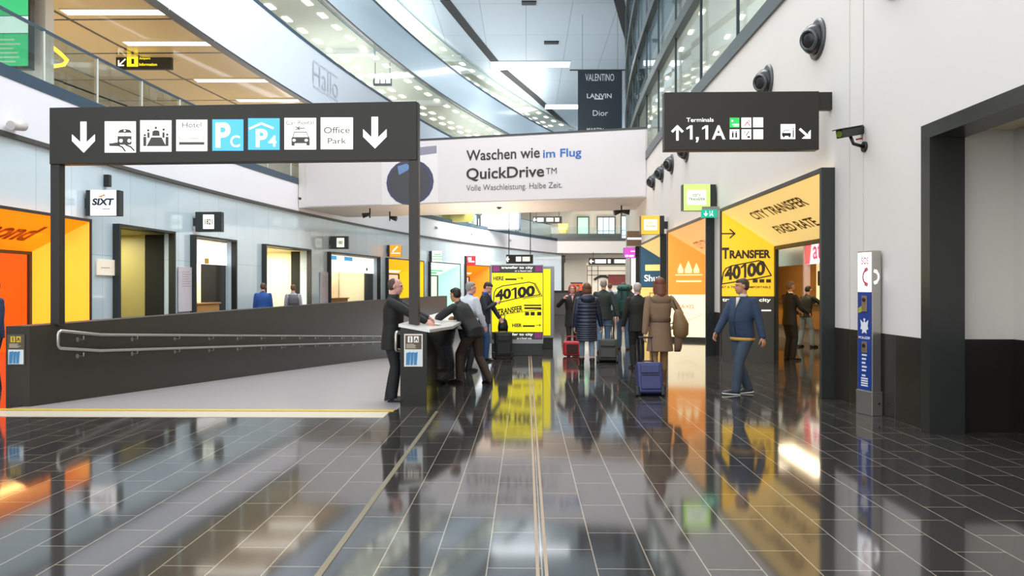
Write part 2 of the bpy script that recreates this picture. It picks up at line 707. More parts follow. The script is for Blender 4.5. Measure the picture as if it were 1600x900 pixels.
# recess at the near end of the right wall
mb = MB()
mb.box(4.70, 5.75, 8.36, 8.5, 1.03, 3.5)
mb.box(5.42, 5.6, 2.9, 8.36, 1.03, 3.5)
struct(mb.build('wall_recess', M('recess_paint', '#d3cdc6', .5)))
mb = MB(); mb.box(4.70, 5.75, 8.35, 8.5, 0, 1.03); mb.box(5.41, 5.6, 2.9, 8.36, 0, 1.03)
struct(mb.build('baseboard_recess', M('recess_dark_tile', '#171311', .3)))
struct(MB().box(4.6, 5.6, 2.9, 8.4, 3.36, 3.5).build('ceiling_recess', M('recess_ceiling', '#d8cfae', .6)))
mb = MB()
mb.box(4.40, 4.78, 8.18, 8.36, 0, 3.40)
mb.box(4.40, 4.78, 2.9, 8.18, 3.24, 3.40)
struct(mb.build('door_1', M('black_door_frame', '#262826', .3, spec=.6)))

# vertical panel joint on the right wall
struct(MB().box(4.472, 4.482, 9.93, 9.945, 1.03, 6.5).box(4.472, 4.482, 10.35, 10.36, 1.03, 6.5).build('trim_1', M('wall_joint', '#cfc9c2', .6)))

# --- level one: white band, steel edge, glass, floor, ceiling
BAND = M('white_glossy_band', '#ecebf2', .25, coat=.3)
struct(curved(XL, 4, 72.4, 4.98, 6.15, .45, -1, off=.07).build('fascia_lower', BAND))
struct(curved(XL, 4, 72.4, 4.88, 4.98, .35, -1, off=.10).build('trim_2', M('dark_edge_profile', '#4c4a47', .4)))
struct(curved(XL, 4, 72.4, 6.15, 6.42, .3, -1, off=.09).build('trim_3', BLUEST))
struct(deck(XL, 4, 90, 6.1, 10, .15, -1, off=-.1).build('gallery_floor_lower', M('gallery_floor', '#b6b0a6', .3)))
BGL = glass_mat('balustrade_glass', (.93, .98, .98), .35)
struct(curved(XL, 6, 71, 6.42, 7.62, .02, -1, off=-.02).build('gallery_glass_lower', BGL))
struct(curved(XL, 6, 71, 7.62, 7.68, .06, -1, off=0).build('gallery_rail_lower', BLUEST))
CEILB = tile_mat('beige_ceiling_panel', '#c9ac78', '#c3a570', '#2e2517', 3.6, 3.45, .07, .22, ior=1.5, off=0.0, coat=.5, shift=(0, .35))
struct(deck(XU, 4, 90, 10.30, 11, .1, -1, off=-.1).build('ceiling_lower_gallery', CEILB))
GBW = M('gallery_back_wall', '#e4e2dc', .5)
struct(curved(XU, 4, 82, 6.2, 10.3, .2, -1, off=-10.0).build('wall_gallery', GBW))

# --- upper bands on the left
BAND2 = M('pale_blue_glossy_band', '#dde6f3', .22, coat=.4)
BAND3 = M('light_blue_glossy_band', '#cfe2f0', .22, coat=.4)
UGL = glass_mat('gallery_glass', (.92, .96, .96), .4)
GCEIL = M('grey_gallery_ceiling', '#b9bbae', .45)


def upper(k, z0, z1, z2, band, trimn):
    struct(curved(XU, 10, 86, z0, z1, .4, -1).build('fascia_' + k, band))
    struct(curved(XU, 10, 86, z1, z1 + .14, .25, -1, off=.03).build('trim_%d' % trimn, BLUEST))
    struct(curved(XU, 10, 86, z0 - .07, z0, .3, -1, off=.01).build('trim_%d' % (trimn + 1), M('dark_band_edge', '#3d3f42', .4)))
    struct(curved(XU, 10, 86, z1 + .14, z2 - .12, .02, -1, off=-.06).build('gallery_glass_' + k, UGL))
    struct(deck(XU, 10, 86, z2 - .06, 9, .06, -1, off=-.42).build('ceiling_gallery_' + k, GCEIL))
    struct(curved(XU, 10, 86, z0, z2, .2, -1, off=-9.0).build('wall_gallery_' + k, GBW))


upper('middle', 10.3, 12.9, 15.8, BAND2, 4)
upper('upper', 15.8, 18.1, 20.0, BAND3, 6)

# --- main ceiling over the far half of the hall
MCEIL = tile_mat('blue_grey_ceiling_panel', '#a9b8c4', '#a4b3c0', '#8795a2', 3.0, 6.0, .03, .5, coords='Object', off=0.0)
cl = MB().box(-32, 40, 37, 130, 20.0, 20.3)
struct(cl.build('ceiling', MCEIL))
SLOT = M('black_ceiling_slot', '#0d0f12', .7)
for k, (pts) in enumerate(([(695, 0), (735, 50), (774, 97)], [(787, 110), (835, 150), (893, 203)], [(964, -12), (978, 42), (991, 86)], [(1000, 108), (1008, 150), (1014, 200)])):
    P = [up(px, py, (20 - EYE) * F / (450 - py)) for px, py in pts]
    mb = MB()
    for a, b in zip(P[:-1], P[1:]):
        d = (b - a).normalized(); nn = Vector((d.y, -d.x, 0)) * .32
        mb.add([a - nn + Vector((0, 0, -.04)), a + nn + Vector((0, 0, -.04)), b + nn + Vector((0, 0, -.04)), b - nn + Vector((0, 0, -.04)),
                a - nn + Vector((0, 0, .05)), a + nn + Vector((0, 0, .05)), b + nn + Vector((0, 0, .05)), b - nn + Vector((0, 0, .05))],
               [(0, 1, 2, 3), (7, 6, 5, 4), (0, 4, 5, 1), (1, 5, 6, 2), (2, 6, 7, 3), (3, 7, 4, 0)])
    struct(mb.build('trim_%d' % (10 + k), SLOT))
# far wall closing the upper hall
struct(MB().box(-30, 45, 118, 118.4, 0, 20).build('wall_far_upper', M('far_wall_paint', '#cdd6dc', .6)))

# --- bridge crossing the hall
BW = 4.55
A = Vector((XL(32.4) + .1, 32.4, 0)); B = Vector((XR(28.9) + .02, 28.9, 0))
e = (B - A).normalized(); bn = Vector((-e.y, e.x, 0))
if bn.y < 0: bn = -bn
mb = MB()
L = (B - A).length
mb.obox(A + e * L / 2 + bn * BW / 2 + Vector((0, 0, 6.45)), e * (L / 2), bn * (BW / 2), (0, 0, 1.33))
BR_SOFF = M('bridge_paint', '#ddd6d2', .45)
struct(mb.build('bridge', BR_SOFF))
mb = MB(); mb.obox(A + e * L / 2 + bn * .06 + Vector((0, 0, 7.815)), e * (L / 2), bn * .09, (0, 0, .035))
struct(mb.build('bridge_edge', M('dark_bridge_edge', '#3b3c40', .4)))

# --- far end of the hall
struct(MB().box(2.2, 15, 72, 72.5, 4.98, 6.15).build('fascia_end', M('end_band', '#e3ddd8', .35)))
struct(MB().box(2.2, 15, 71.97, 72.3, 6.15, 6.42).build('trim_14', M('dark_end_edge', '#4a4845', .4)))
struct(MB().box(-8, 16, 72.3, 90, 6.1, 6.25).build('gallery_floor_end', _M['gallery_floor']))
struct(MB().box(-8, 16, 71.5, 90, 10.3, 10.4).build('ceiling_end', M('end_ceiling', '#e6e2d8', .5)))
struct(MB().box(-8, 16, 84, 84.3, 0, 10.3).build('wall_back', M('end_wall_paint', '#e5ded0', .5)))
struct(MB().box(-8, 16, 72.5, 84, 4.9, 4.98).build('ceiling_back', M('end_soffit', '#e0d8ca', .5)))
struct(MB().box(2.4, 9.2, 71.95, 72.0, 6.42, 6.85).build('gallery_parapet_end', M('dark_end_parapet', '#3a4442', .3)))
struct(MB().box(2.4, 14, 71.9, 71.93, 6.85, 7.5).build('gallery_glass_end', BGL))

# --- right facade above the white wall
struct(curved(XR, 6, 70, 6.58, 6.9, .35, 1, off=.05).build('facade_edge_beam', GREYST))
struct(deck(XR, 6, 70, 6.6, 9, .12, 1, off=-.3).build('gallery_floor_right', M('gallery_floor_r', '#a9a69c', .3)))
struct(curved(XR, 6, 86, 6.9, 19.95, .02, 1, off=-.12).build('window_1', glass_mat('facade_glass', (.90, .95, .96), .4)))
for k, (z, h) in enumerate(((9.2, .34), (11.75, .34), (14.4, .34), (17.2, .34))):
    struct(curved(XR, 6, 86, z, z + h, .22, 1, off=.06).build('facade_rail', M('facade_steel', '#4b5251', .35, .4)))
y = 9.3
mb = MB()
mull = M('facade_mullion', '#313c40', .4, .3)
while y < 72:
    struct(MB().box(XR(y) + .03, XR(y) + .09, y - .03, y + .03, 6.9, 19.95).build('facade_mullion', mull))
    y += 3.35
struct(deck(XR, 6, 70, 10.62, 9, .2, 1, off=-.3).build('ceiling_gallery_right', M('right_gallery_ceiling', '#a9aca4', .5)))
struct(curved(XR, 6, 80, 6.6, 20, .2, 1, off=-9.3).build('wall_gallery_right', M('right_gallery_wall', '#bfc3c0', .5)))
struct(curved(XR, 6, 70, 10.5, 10.62, .3, 1, off=-.3).build('trim_15', M('grey_trim', '#777c7a', .4)))

struct(MB().box(4.9, 40, -6, 37, 20.0, 20.3).build('ceiling_right', MCEIL))
# ------------------------------------------------------------------ planes: pixel -> plane coordinates
def plane2(o, u, v):
    o, u, v = Vector(o), Vector(u).normalized(), Vector(v).normalized()
    n = u.cross(v)
    eye = Vector((0, 0, EYE))

    def f(px, py):
        d = FW + RT * ((px - 800) / F) + Vector((0, 0, (450 - py) / F))
        t = (o - eye).dot(n) / d.dot(n)
        p = eye + d * t - o
        return (p.dot(u), p.dot(v))
    return f


def mapper(f, x0, y0, k):
    return lambda *pts: [f(x0 + a / k, y0 + b / k) for a, b in pts]


def brect(ink, m, x0, y0, x1, y1):
    return ink.poly(m((x0, y1), (x1, y1), (x1, y0), (x0, y0)))


def bline(ink, m, pts, w, closed=False):
    return ink.line(m(*pts), w, closed)


def btext(ink, m, s, x0, y0, x1, y1, bold=0.0, shear=0.0):
    """box given top-left / bottom-right in crop pixels; follows the slope of the plane"""
    a, b, c = m((x0, y1), (x1, y1), (x0, y0))
    return ink.text(s, a[0], a[1], b[0], c[1], bold, shear)


def circ(ink, m, cx, cy, r, ry=None):
    c, e_, g = m((cx, cy), (cx + r, cy), (cx, cy - (ry or r)))
    return ink.circ(c[0], c[1], abs(e_[0] - c[0]), abs(g[1] - c[1]))


def one(k, x0, y0, x1, y1, skew=0.0, ox=None):
    """the figure 1 with its flag and an even stroke"""
    w = (x1 - x0) * .42
    ox = x0 if ox is None else ox
    sk = lambda x, y: (x, y + (x - ox) * skew)
    k.poly([sk(x1 - w, y0), sk(x1, y0), sk(x1, y1), sk(x1 - w, y1)])
    k.poly([sk(x0, y1 - (y1 - y0) * .30), sk(x0, y1 - (y1 - y0) * .17), sk(x1 - w, y1), sk(x1 - w, y1 - (y1 - y0) * .18)])
    return k


def num40100(k, x0, y0, x1, y1, bold, skew=0.0):
    bold = .045
    W = x1 - x0
    g = Ink()
    g.text('40', x0, y0, x0 + W * .40, y1, bold)
    one(g, x0 + W * .40, y0, x0 + W * .54, y1)
    g.text('00', x0 + W * .56, y0, x1, y1, bold)
    return k.add([(x, y + (x - x0) * skew) for x, y in g.p], g.f)


# ------------------------------------------------------------------ big direction sign on two posts
zt, zb = 4.193, 3.378
A = up(77, 168, 10.67); B = up(651, 158, 10.30)
A.z = B.z = 0
ang = math.atan2(B.y - A.y, B.x - A.x)
W = (B - A).length
t = thing('direction_sign', 'long dark overhead sign with two white down arrows, standing on two posts over the ramp', 'sign', A, ang)
MB().box(0, W, 0, .16, zb, zt).build('panel', DARK, t, bevel=.008)
POST = M('brown_black_post', '#2c2724', .35, .2)
MB().box(0, .135, .02, .15, 1.06, zb).build('post', POST, t, bevel=.006)
MB().box(W - .115, W + .02, .02, .15, 1.08, zt - .01).build('post', POST, t, bevel=.006)
u = (B - A).normalized()
P = plane2(A, u, (0, 0, 1))
m6, m7 = mapper(P, 90, 160, 5.714), mapper(P, 350, 160, 5.161)
ar = Ink()
ar.poly(m6((205, 172), (205, 355), (130, 285), (130, 345), (235, 450), (335, 345), (335, 285), (260, 355), (260, 172)))
ar.build('arrow', INKW, t)
ar = Ink()
ar.poly(m7((1190, 117), (1190, 282), (1122, 215), (1122, 278), (1218, 372), (1312, 278), (1312, 215), (1243, 282), (1243, 117)))
ar.build('arrow', INKW, t)


def plate(m, x0, y0, x1, y1, mat, dy=0):
    k = Ink(); k.poly(m((x0, y1), (x1, y1 - dy), (x1, y0 - dy), (x0, y0)))
    return k.build('pictogram_plate', mat, t, off=.003)


PRINT = M('grey_green_print', '#46443a', .5)
# train
s1 = plate(m6, 422, 170, 700, 448, INKW)
k = Ink()
k.poly(m6((545, 262), (560, 245), (600, 238), (645, 245), (660, 262), (660, 272), (545, 272)))
k.poly(m6((538, 302), (662, 302), (662, 370), (650, 378), (552, 378), (538, 368)))
bline(k, m6, [(549, 270), (543, 305)], .006); bline(k, m6, [(604, 270), (604, 305)], .006); bline(k, m6, [(657, 270), (661, 305)], .006)
k.poly(m6((460, 368), (478, 366), (540, 356), (560, 378), (545, 392), (465, 390)))
bline(k, m6, [(462, 366), (500, 345), (548, 318)], .005)
bline(k, m6, [(545, 384), (580, 400), (606, 436)], .022); bline(k, m6, [(610, 378), (655, 398), (685, 430)], .022)
k.build('pictogram', PRINT, s1, off=.006)
k = Ink(); circ(k, m6, 569, 343, 16); circ(k, m6, 642, 343, 16); circ(k, m6, 602, 254, 9)
k.build('pictogram', INKW, s1, off=.009)
# meeting
s2 = plate(m6, 738, 160, 1018, 440, INKW)
k = Ink()
k.poly(m6((838, 312), (930, 312), (972, 392), (796, 392)))
for (cx, cy, w) in ((880, 228, 0), (811, 250, 1), (949, 243, 1), (780, 293, 2), (980, 288, 2)):
    circ(k, m6, cx, cy, 11)
k.poly(m6((845, 300), (850, 258), (866, 250), (896, 250), (910, 258), (915, 300)))
for x in (813, 947): k.poly(m6((x - 10, 268), (x + 10, 268), (x + 10, 318), (x - 10, 318)))
for x in (781, 980): k.poly(m6((x - 14, 308), (x + 13, 308), (x + 13, 390), (x - 14, 390)))
k.build('pictogram', PRINT, s2, off=.006)
# hotel
s3 = plate(m6, 1060, 155, 1338, 435, INKW)
k = Ink(); btext(k, m6, 'Hotel', 1116, 180, 1285, 225)
brect(k, m6, 1090, 355, 1308, 378); bline(k, m6, [(1088, 310), (1088, 402)], .006); bline(k, m6, [(1310, 305), (1310, 400)], .006)
bline(k, m6, [(1090, 318), (1112, 325), (1128, 350)], .006); bline(k, m6, [(1140, 350), (1165, 325), (1308, 320)], .006)
k.build('pictogram', PRINT, s3, off=.006)
# parking
s4 = plate(m6, 1382, 152, 1660, 432, LBLUE)
k = Ink(); btext(k, m6, 'P', 1412, 180, 1545, 405, .03); btext(k, m7, 'C', 52, 268, 130, 362, .01); k.build('lettering', INKW, s4, off=.006)
s5 = plate(m7, 195, 128, 450, 383, LBLUE)
k = Ink(); btext(k, m7, 'P', 258, 215, 352, 362, .03); btext(k, m7, '4', 358, 268, 425, 358, .015)
k.line(m7((208, 212), (302, 170), (396, 208)), .028); k.build('lettering', INKW, s5, off=.006)
# car rental
s6 = plate(m7, 488, 125, 744, 380, INKW)
k = Ink(); btext(k, m7, 'Car Rental', 502, 148, 722, 182)
bline(k, m7, [(600, 210), (652, 207)], .012); bline(k, m7, [(580, 198), (596, 206), (612, 196)], .012); bline(k, m7, [(580, 220), (596, 214), (612, 222)], .012)
k.line(m7((555, 285), (568, 240), (665, 240), (686, 285)), .010)
k.poly(m7((545, 288), (560, 280), (680, 280), (692, 290), (692, 348), (668, 348), (665, 330), (572, 330), (570, 350), (545, 350)))
k.build('pictogram', PRINT, s6, off=.006)
k = Ink(); circ(k, m7, 567, 306, 14, 11); circ(k, m7, 665, 306, 14, 11); k.build('pictogram', INKW, s6, off=.009)
s7 = plate(m7, 780, 122, 1040, 378, INKW)
k = Ink(); btext(k, m7, 'Office', 806, 200, 1015, 250, .004); btext(k, m7, 'Park', 838, 288, 988, 335, .004)
k.build('lettering', PRINT, s7, off=.006)

# ------------------------------------------------------------------ terminals sign on the right wall
D0 = 10.9
A = up(1038, 145, D0); A.z = 0
B = up(1280, 143, D0 - .06); B.z = 0
W = (B - A).length
ang = math.atan2(B.y - A.y, B.x - A.x)
t = thing('terminal_sign', 'dark wall-mounted sign reading Terminals with rows of small white and green squares', 'sign', A, ang)
zt, zb = EYE + 306 * D0 / F, EYE + 215 * D0 / F
MB().box(0, W, 0, .17, zb, zt).build('panel', DARK, t, bevel=.008)
MB().box(W - .01, W + .26, .03, .15, zt - .26, zt - .005).build('bracket', DARK, t, bevel=.006)
P = plane2(A, (B - A).normalized(), (0, 0, 1))
m = mapper(P, 1030, 140, 5.926)
k = Ink()
btext(k, m, 'Terminals', 252, 262, 503, 300, .008)

for (xa, xb) in ((252, 308), (396, 452)):
    q = m((xa, 462), (xb, 462), (xa, 332)); one(k, q[0][0], q[0][1], q[1][0], q[2][1])
k.poly(m((340, 440), (366, 440), (366, 462), (354, 488), (338, 488), (348, 462), (340, 462)))
btext(k, m, 'A', 488, 332, 612, 462, .02)
bline(k, m, [(168, 465), (168, 345)], .035); bline(k, m, [(122, 388), (168, 342), (214, 388)], .035)
k.build('lettering', INKW, t)
k = Ink()
bline(k, m, [(1305, 368), (1385, 440)], .035)
k.poly(m((1318, 455), (1402, 455), (1402, 372), (1378, 400), (1378, 432), (1345, 432)))
k.build('arrow', INKW, t)
GRN = M('lit_green_sign', '#2fbf5a', .4, emit='#2fbf5a', es=.4)
IV = M('ivory_sign', '#efece0', .4, emit='#efece0', es=.4)
for (x, y, w, mt) in ((652, 260, 90, GRN), (760, 260, 92, INKW), (868, 258, 94, IV), (652, 368, 90, INKW), (762, 368, 90, INKW), (870, 368, 92, IV), (1124, 320, 135, INKW)):
    k = Ink(); brect(k, m, x, y, x + w, y + (92 if w < 100 else 138))
    p = k.build('pictogram_plate', mt, t, off=.003)
    g = Ink()
    if (x, y) == (652, 260):
        circ(g, m, 676, 290, 9); bline(g, m, [(680, 325), (735, 325)], .02); bline(g, m, [(690, 340), (735, 340)], .008); mm = INKW
    elif (x, y) == (760, 260):
        bline(g, m, [(790, 335), (815, 300), (838, 335)], .012); bline(g, m, [(825, 285), (835, 300)], .012); mm = M('red_print', '#c8323c', .5)
    elif (x, y) == (652, 368):
        for xx in (680, 712): circ(g, m, xx, 390, 6); brect(g, m, xx - 8, 398, xx + 8, 445)
        bline(g, m, [(697, 380), (697, 450)], .004); mm = BLACK
    elif (x, y) == (762, 368):
        bline(g, m, [(785, 382), (795, 395), (788, 412)], .008); bline(g, m, [(830, 385), (805, 425)], .012); brect(g, m, 815, 430, 840, 448); mm = BLACK
    elif x == 1124:
        brect(g, m, 1136, 402, 1218, 430); g.line(m((1145, 400), (1158, 378), (1205, 378)), .008); circ(g, m, 1152, 434, 9); circ(g, m, 1205, 434, 9)
        brect(g, m, 1235, 375, 1245, 445); circ(g, m, 1240, 362, 6); mm = BLACK
    else:
        for q in range(3): bline(g, m, [(x + 14, y + 24 + 22 * q), (x + 78, y + 24 + 22 * q)], .004)
        mm = M('faint_print', '#c4c0ae', .5)
    g.build('pictogram', mm, p, off=.006)

# ------------------------------------------------------------------ advertisement on the bridge
A = Vector((XL(32.4) + .1, 32.4, 0)); B = Vector((XR(28.9) + .02, 28.9, 0))
u = (B - A).normalized(); ang = math.atan2(u.y, u.x)
t = thing('advertising_banner', 'wide pale banner on the bridge with a washing machine door and large lettering', 'banner', A, ang)
L = (B - A).length
MB().box(.35, L - .05, -.03, -.005, 5.16, 7.74).build('sheet', M('banner_sheet', '#dbd5d6', .4), t)
P = plane2(A + Vector((u.y, -u.x, 0)) * .03, u, (0, 0, 1))
m = mapper(P, 580, 210, 4.706)
o2 = (0, -.03, 0)
k = Ink(); btext(k, m, 'Waschen wie', 700, 118, 1240, 196, .014); btext(k, m, 'QuickDrive', 700, 250, 1272, 348, .018)
btext(k, m, 'TM', 1285, 248, 1364, 292); k.build('lettering', INKD, t, o2, off=.012)
k = Ink(); btext(k, m, 'im Flug', 1264, 112, 1546, 192, .016); k.build('lettering', M('blue_print', '#2465b4', .5), t, o2, off=.012)
k = Ink(); btext(k, m, 'Volle Waschleistung. Halbe Zeit.', 700, 374, 1404, 430); k.build('lettering', M('thin_grey_print', '#5b5858', .5), t, o2, off=.012)
w = Ink(); w.poly(m((75, 105), (490, 75), (492, 500), (80, 520))); wm = w.build('washing_machine_picture', M('banner_white', '#e4dfe0', .4), t, o2, off=.006)
k = Ink(); k.poly(m((345, 95), (482, 82), (482, 138), (345, 155))); k.build('control_panel', M('banner_grey', '#8f8d9b', .4), wm, o2, off=.012)
k = Ink(); circ(k, m, 285, 352, 176, 168); k.build('door_ring', M('banner_dark_violet', '#4a4b66', .3), wm, o2, off=.012)
k = Ink(); circ(k, m, 280, 352, 150, 148); k.build('door_glass', M('banner_slate', '#4c4c52', .25), wm, o2, off=.018)
k = Ink(); k.poly(m((195, 235), (260, 215), (290, 235), (270, 265), (205, 300))); k.build('door_gleam', M('banner_blue_gleam', '#6f8db8', .3), wm, o2, off=.024)

# small devices hung under the bridge
bnv = Vector((-u.y, u.x, 0))
if bnv.y < 0: bnv = -bnv
for (px, py, d, lab) in ((578, 330, 1.0, 'black spot lamp under the bridge, nearest the pale banner picture of a washing machine'), (609, 340, 2.6, 'black spot lamp under the bridge, set deeper than the one beside it'),
                         (780, 326, 2.0, 'small black dome under the middle of the bridge'), (971, 330, 2.6, 'black cross-shaped spot cluster under the far end of the bridge')):
    s = slope(px)
    # bridge soffit point at distance d behind the front edge
    Aq = A + bnv * d
    k_ = (s * Aq.y - Aq.x) / (u.x - s * u.y)
    p = Aq + u * k_
    h = thing('spot_lamp', lab, 'lamp', (p.x, p.y, 5.12), 0, 'small devices under the bridge')
    if px == 780:
        MB().sph((0, 0, 0), .09).build('dome', PLASTB, h, True)
        MB().cyl((0, 0, 0), (0, 0, -.02), .13).build('mount', PLASTB, h, True)
    else:
        MB().cyl((0, 0, 0), (0, 0, -.42), .03).build('stem', PLASTB, h, True)
        sg = -1 if px != 609 else 1
        MB().cyl((0, 0, -.25), (sg * .32, -.05, -.33), .06, .12).build('head', PLASTB, h, True)
        if px == 971: MB().cyl((0, 0, -.25), (.34, -.05, -.3), .06, .12).build('head', PLASTB, h, True)

# ------------------------------------------------------------------ sign boxes
SBM = M('sign_box_metal', '#20282a', .35)


def sign_box(label, px0, px1, py0, py1, D, face, fx0=.0, fx1=1.0, depth=.22, mount=0, edge=.12, margin=.0):
    """a box across the wall facing the hall entrance. fx0..fx1: share of the front that is lit"""
    a = up(px0, py1, D); b = up(px1, py1, D)
    z0 = a.z; z1 = EYE + (450 - py0) / F * D
    t = thing('sign_box', label, 'sign', (a.x, a.y, z0), YAW, 'lit sign boxes above the shop fronts')
    W, H = (b - a).length, z1 - z0
    MB().box(0, W, 0, depth, 0, H).build('box', SBM, t, bevel=.006)
    k = Ink(); k.rect(W * fx0, H * margin, W * fx1, H * (1 - margin)); k.build('lit_face', face, t, off=.006)
    if px0 > 822:                                   # arm into the white wall
        MB().box(W, max(W + .02, XR(b.y) - a.x + .05), .06, .14, H * .3, H * .7).build('bracket', SBM, t)
    else:
        MB().box(min(-.02, XL(a.y) - a.x - .05), 0, .06, .14, H * .3, H * .7).build('bracket', SBM, t)
    return t, W, H


WF = M('lit_white_face', '#f4f4f4', .4, emit='#ffffff', es=.6)
t, W, H = sign_box('white lit sign box with dark blue lettering beside the orange shop front', 134, 186, 297, 337, 18.9, WF, .14, .92)
k = Ink(); k.text('SIXT', W * .19, H * .40, W * .86, H * .68, .05, .15); k.build('lettering', M('navy_print', '#1f2f44', .5), t, off=.010)
k = Ink(); k.line([(W * .40, H * .74), (W * .58, H * .80)], .03); k.line([(W * .45, H * .70), (W * .56, H * .84)], .02); k.build('logo', M('orange_print', '#f0a030', .5), t, off=.010)
k = Ink(); k.bars(W * .5, H * .22, W * .82, H * .30, 1); k.build('tagline', M('faint_grey_print', '#a9a9ad', .5), t, off=.010)


def seg_digits(k, s, x0, y0, x1, y1):
    return k.text(s, x0, y0, x1, y1, .02)


PGF = M('lit_pale_green_face', '#eef6df', .4, emit='#f3fbe4', es=.6)
ysb = [0, 0, ycurve(305, XL), 0, ycurve(516, XL), ycurve(605, XL), ycurve(671, XL), ycurve(726, XL)]
t, W, H = sign_box('dark sign box with pale square above the white-header portal with dark panel', 305, 346, 331, 362, ysb[2], PGF, .30, .72, margin=.14)
k = Ink(); seg_digits(k, '1821', W * .37, H * .36, W * .66, H * .64); k.build('lettering', INKD, t, off=.010)
t, W, H = sign_box('dark sign box with pale square above the portal with two light blue blocks', 516, 544, 369, 389, ysb[4], PGF, .36, .78, margin=.14)
k = Ink(); seg_digits(k, '180', W * .42, H * .36, W * .70, H * .64); k.build('lettering', INKD, t, off=.010)
t, W, H = sign_box('orange lit sign box with white streaks above the yellow-orange shop front', 605, 627, 383, 401, ysb[5], M('lit_orange_face', '#e8901e', .4, emit='#f0961e', es=.6), .18, 1)
k = Ink(); k.line([(W * .3, H * .3), (W * .9, H * .3)], .05); k.line([(W * .4, H * .45), (W * .7, H * .85)], .08); k.build('logo', WF, t, off=.010)
t, W, H = sign_box('white lit sign box with green stripes above the mint green shop front', 671, 691, 392, 409, ysb[6], WF, .2, 1)
k = Ink(); k.rect(W * .22, H * .45, W, H * .52); k.rect(W * .22, H * .2, W, H * .27); k.rect(W * .4, H * .62, W * .9, H * .7); k.build('logo', GRN, t, off=.010)
t, W, H = sign_box('red lit sign box with white marks above the last orange shop front', 726, 743, 400, 415, ysb[7], M('lit_red_face', '#d8222c', .4, emit='#e02832', es=.5), .2, 1)
k = Ink(); k.rect(W * .3, H * .55, W * .62, H * .85); k.rect(W * .35, H * .35, W * .9, H * .48); k.build('logo', WF, t, off=.010)

t, W, H = sign_box('lime green lit sign box on the white wall, reading CITY TRANSFER', 1067, 1119, 288, 329, 17.4, M('lit_lime_face', '#b4e070', .4, emit='#b4e070', es=.65), .02, .82)
k = Ink(); k.rect(W * .12, H * .22, W * .70, H * .78); k.build('name_plate', PGF, t, off=.010)
k = Ink(); k.text('CITY', W * .30, H * .53, W * .54, H * .64, .02); k.text('TRANSFER', W * .17, H * .38, W * .67, H * .48, .02); k.build('lettering', M('olive_print', '#4d5a2e', .5), t, off=.014)
t, W, H = sign_box('orange lit sign box with a pale plate reading CITY TRANSFER', 1001, 1038, 337, 366, 23.6, M('lit_amber_face', '#f2a73a', .4, emit='#f5a837', es=.65), .02, .80)
k = Ink(); k.rect(W * .14, H * .22, W * .70, H * .80); k.build('name_plate', M('lit_cream_face', '#f8f2cf', .4, emit='#fff6cf', es=.6), t, off=.010)
k = Ink(); k.text('CITY', W * .30, H * .56, W * .54, H * .66, .02); k.text('TRANSFER', W * .20, H * .38, W * .64, H * .48, .02); k.build('lettering', M('amber_print', '#b58a3c', .5), t, off=.014)
t, W, H = sign_box('brown sign box with one white stripe, just below the amber one', 980, 1008, 361, 384, 30.8, M('brown_face', '#8d7258', .45), .0, .80)
k = Ink(); k.rect(0, H * .42, W * .80, H * .55); k.build('stripe', WF, t, off=.010)
t, W, H = sign_box('magenta lit sign box low at the far end of the white wall', 975, 994, 387, 403, 30.95, M('lit_magenta_face', '#cf4fc4', .4, emit='#d850cc', es=.5), .0, .92)
k = Ink(); k.rect(W * .1, H * .1, W * .35, H * .3); k.rect(W * .42, H * .1, W * .8, H * .28); k.rect(W * .55, H * .6, W * .9, H * .7); k.build('lettering', WF, t, off=.010)

# emergency exit sign under the lime box
a = up(1096, 340, 17.2)
t = thing('exit_sign', 'small green emergency exit sign hanging under the lime green box', 'sign', (a.x, a.y, a.z), YAW)
MB().box(0, .36, 0, .06, 0, .19).build('box', M('lit_teal_green', '#19a78a', .4, emit='#19a78a', es=.5), t, bevel=.004)
MB().box(.02, .5, .01, .05, .19, .26).build('bracket', M('grey_bracket', '#9a948c', .4), t)
k = Ink(); k.line([(.10, .15), (.10, .05)], .02); k.line([(.06, .09), (.10, .045), (.14, .09)], .02); k.circ(.25, .145, .014); k.line([(.25, .13), (.24, .08), (.27, .04)], .018); k.line([(.24, .08), (.21, .05)], .014)
k.rect(.19, .03, .2, .16); k.build('pictogram', INKW, t, off=.004)

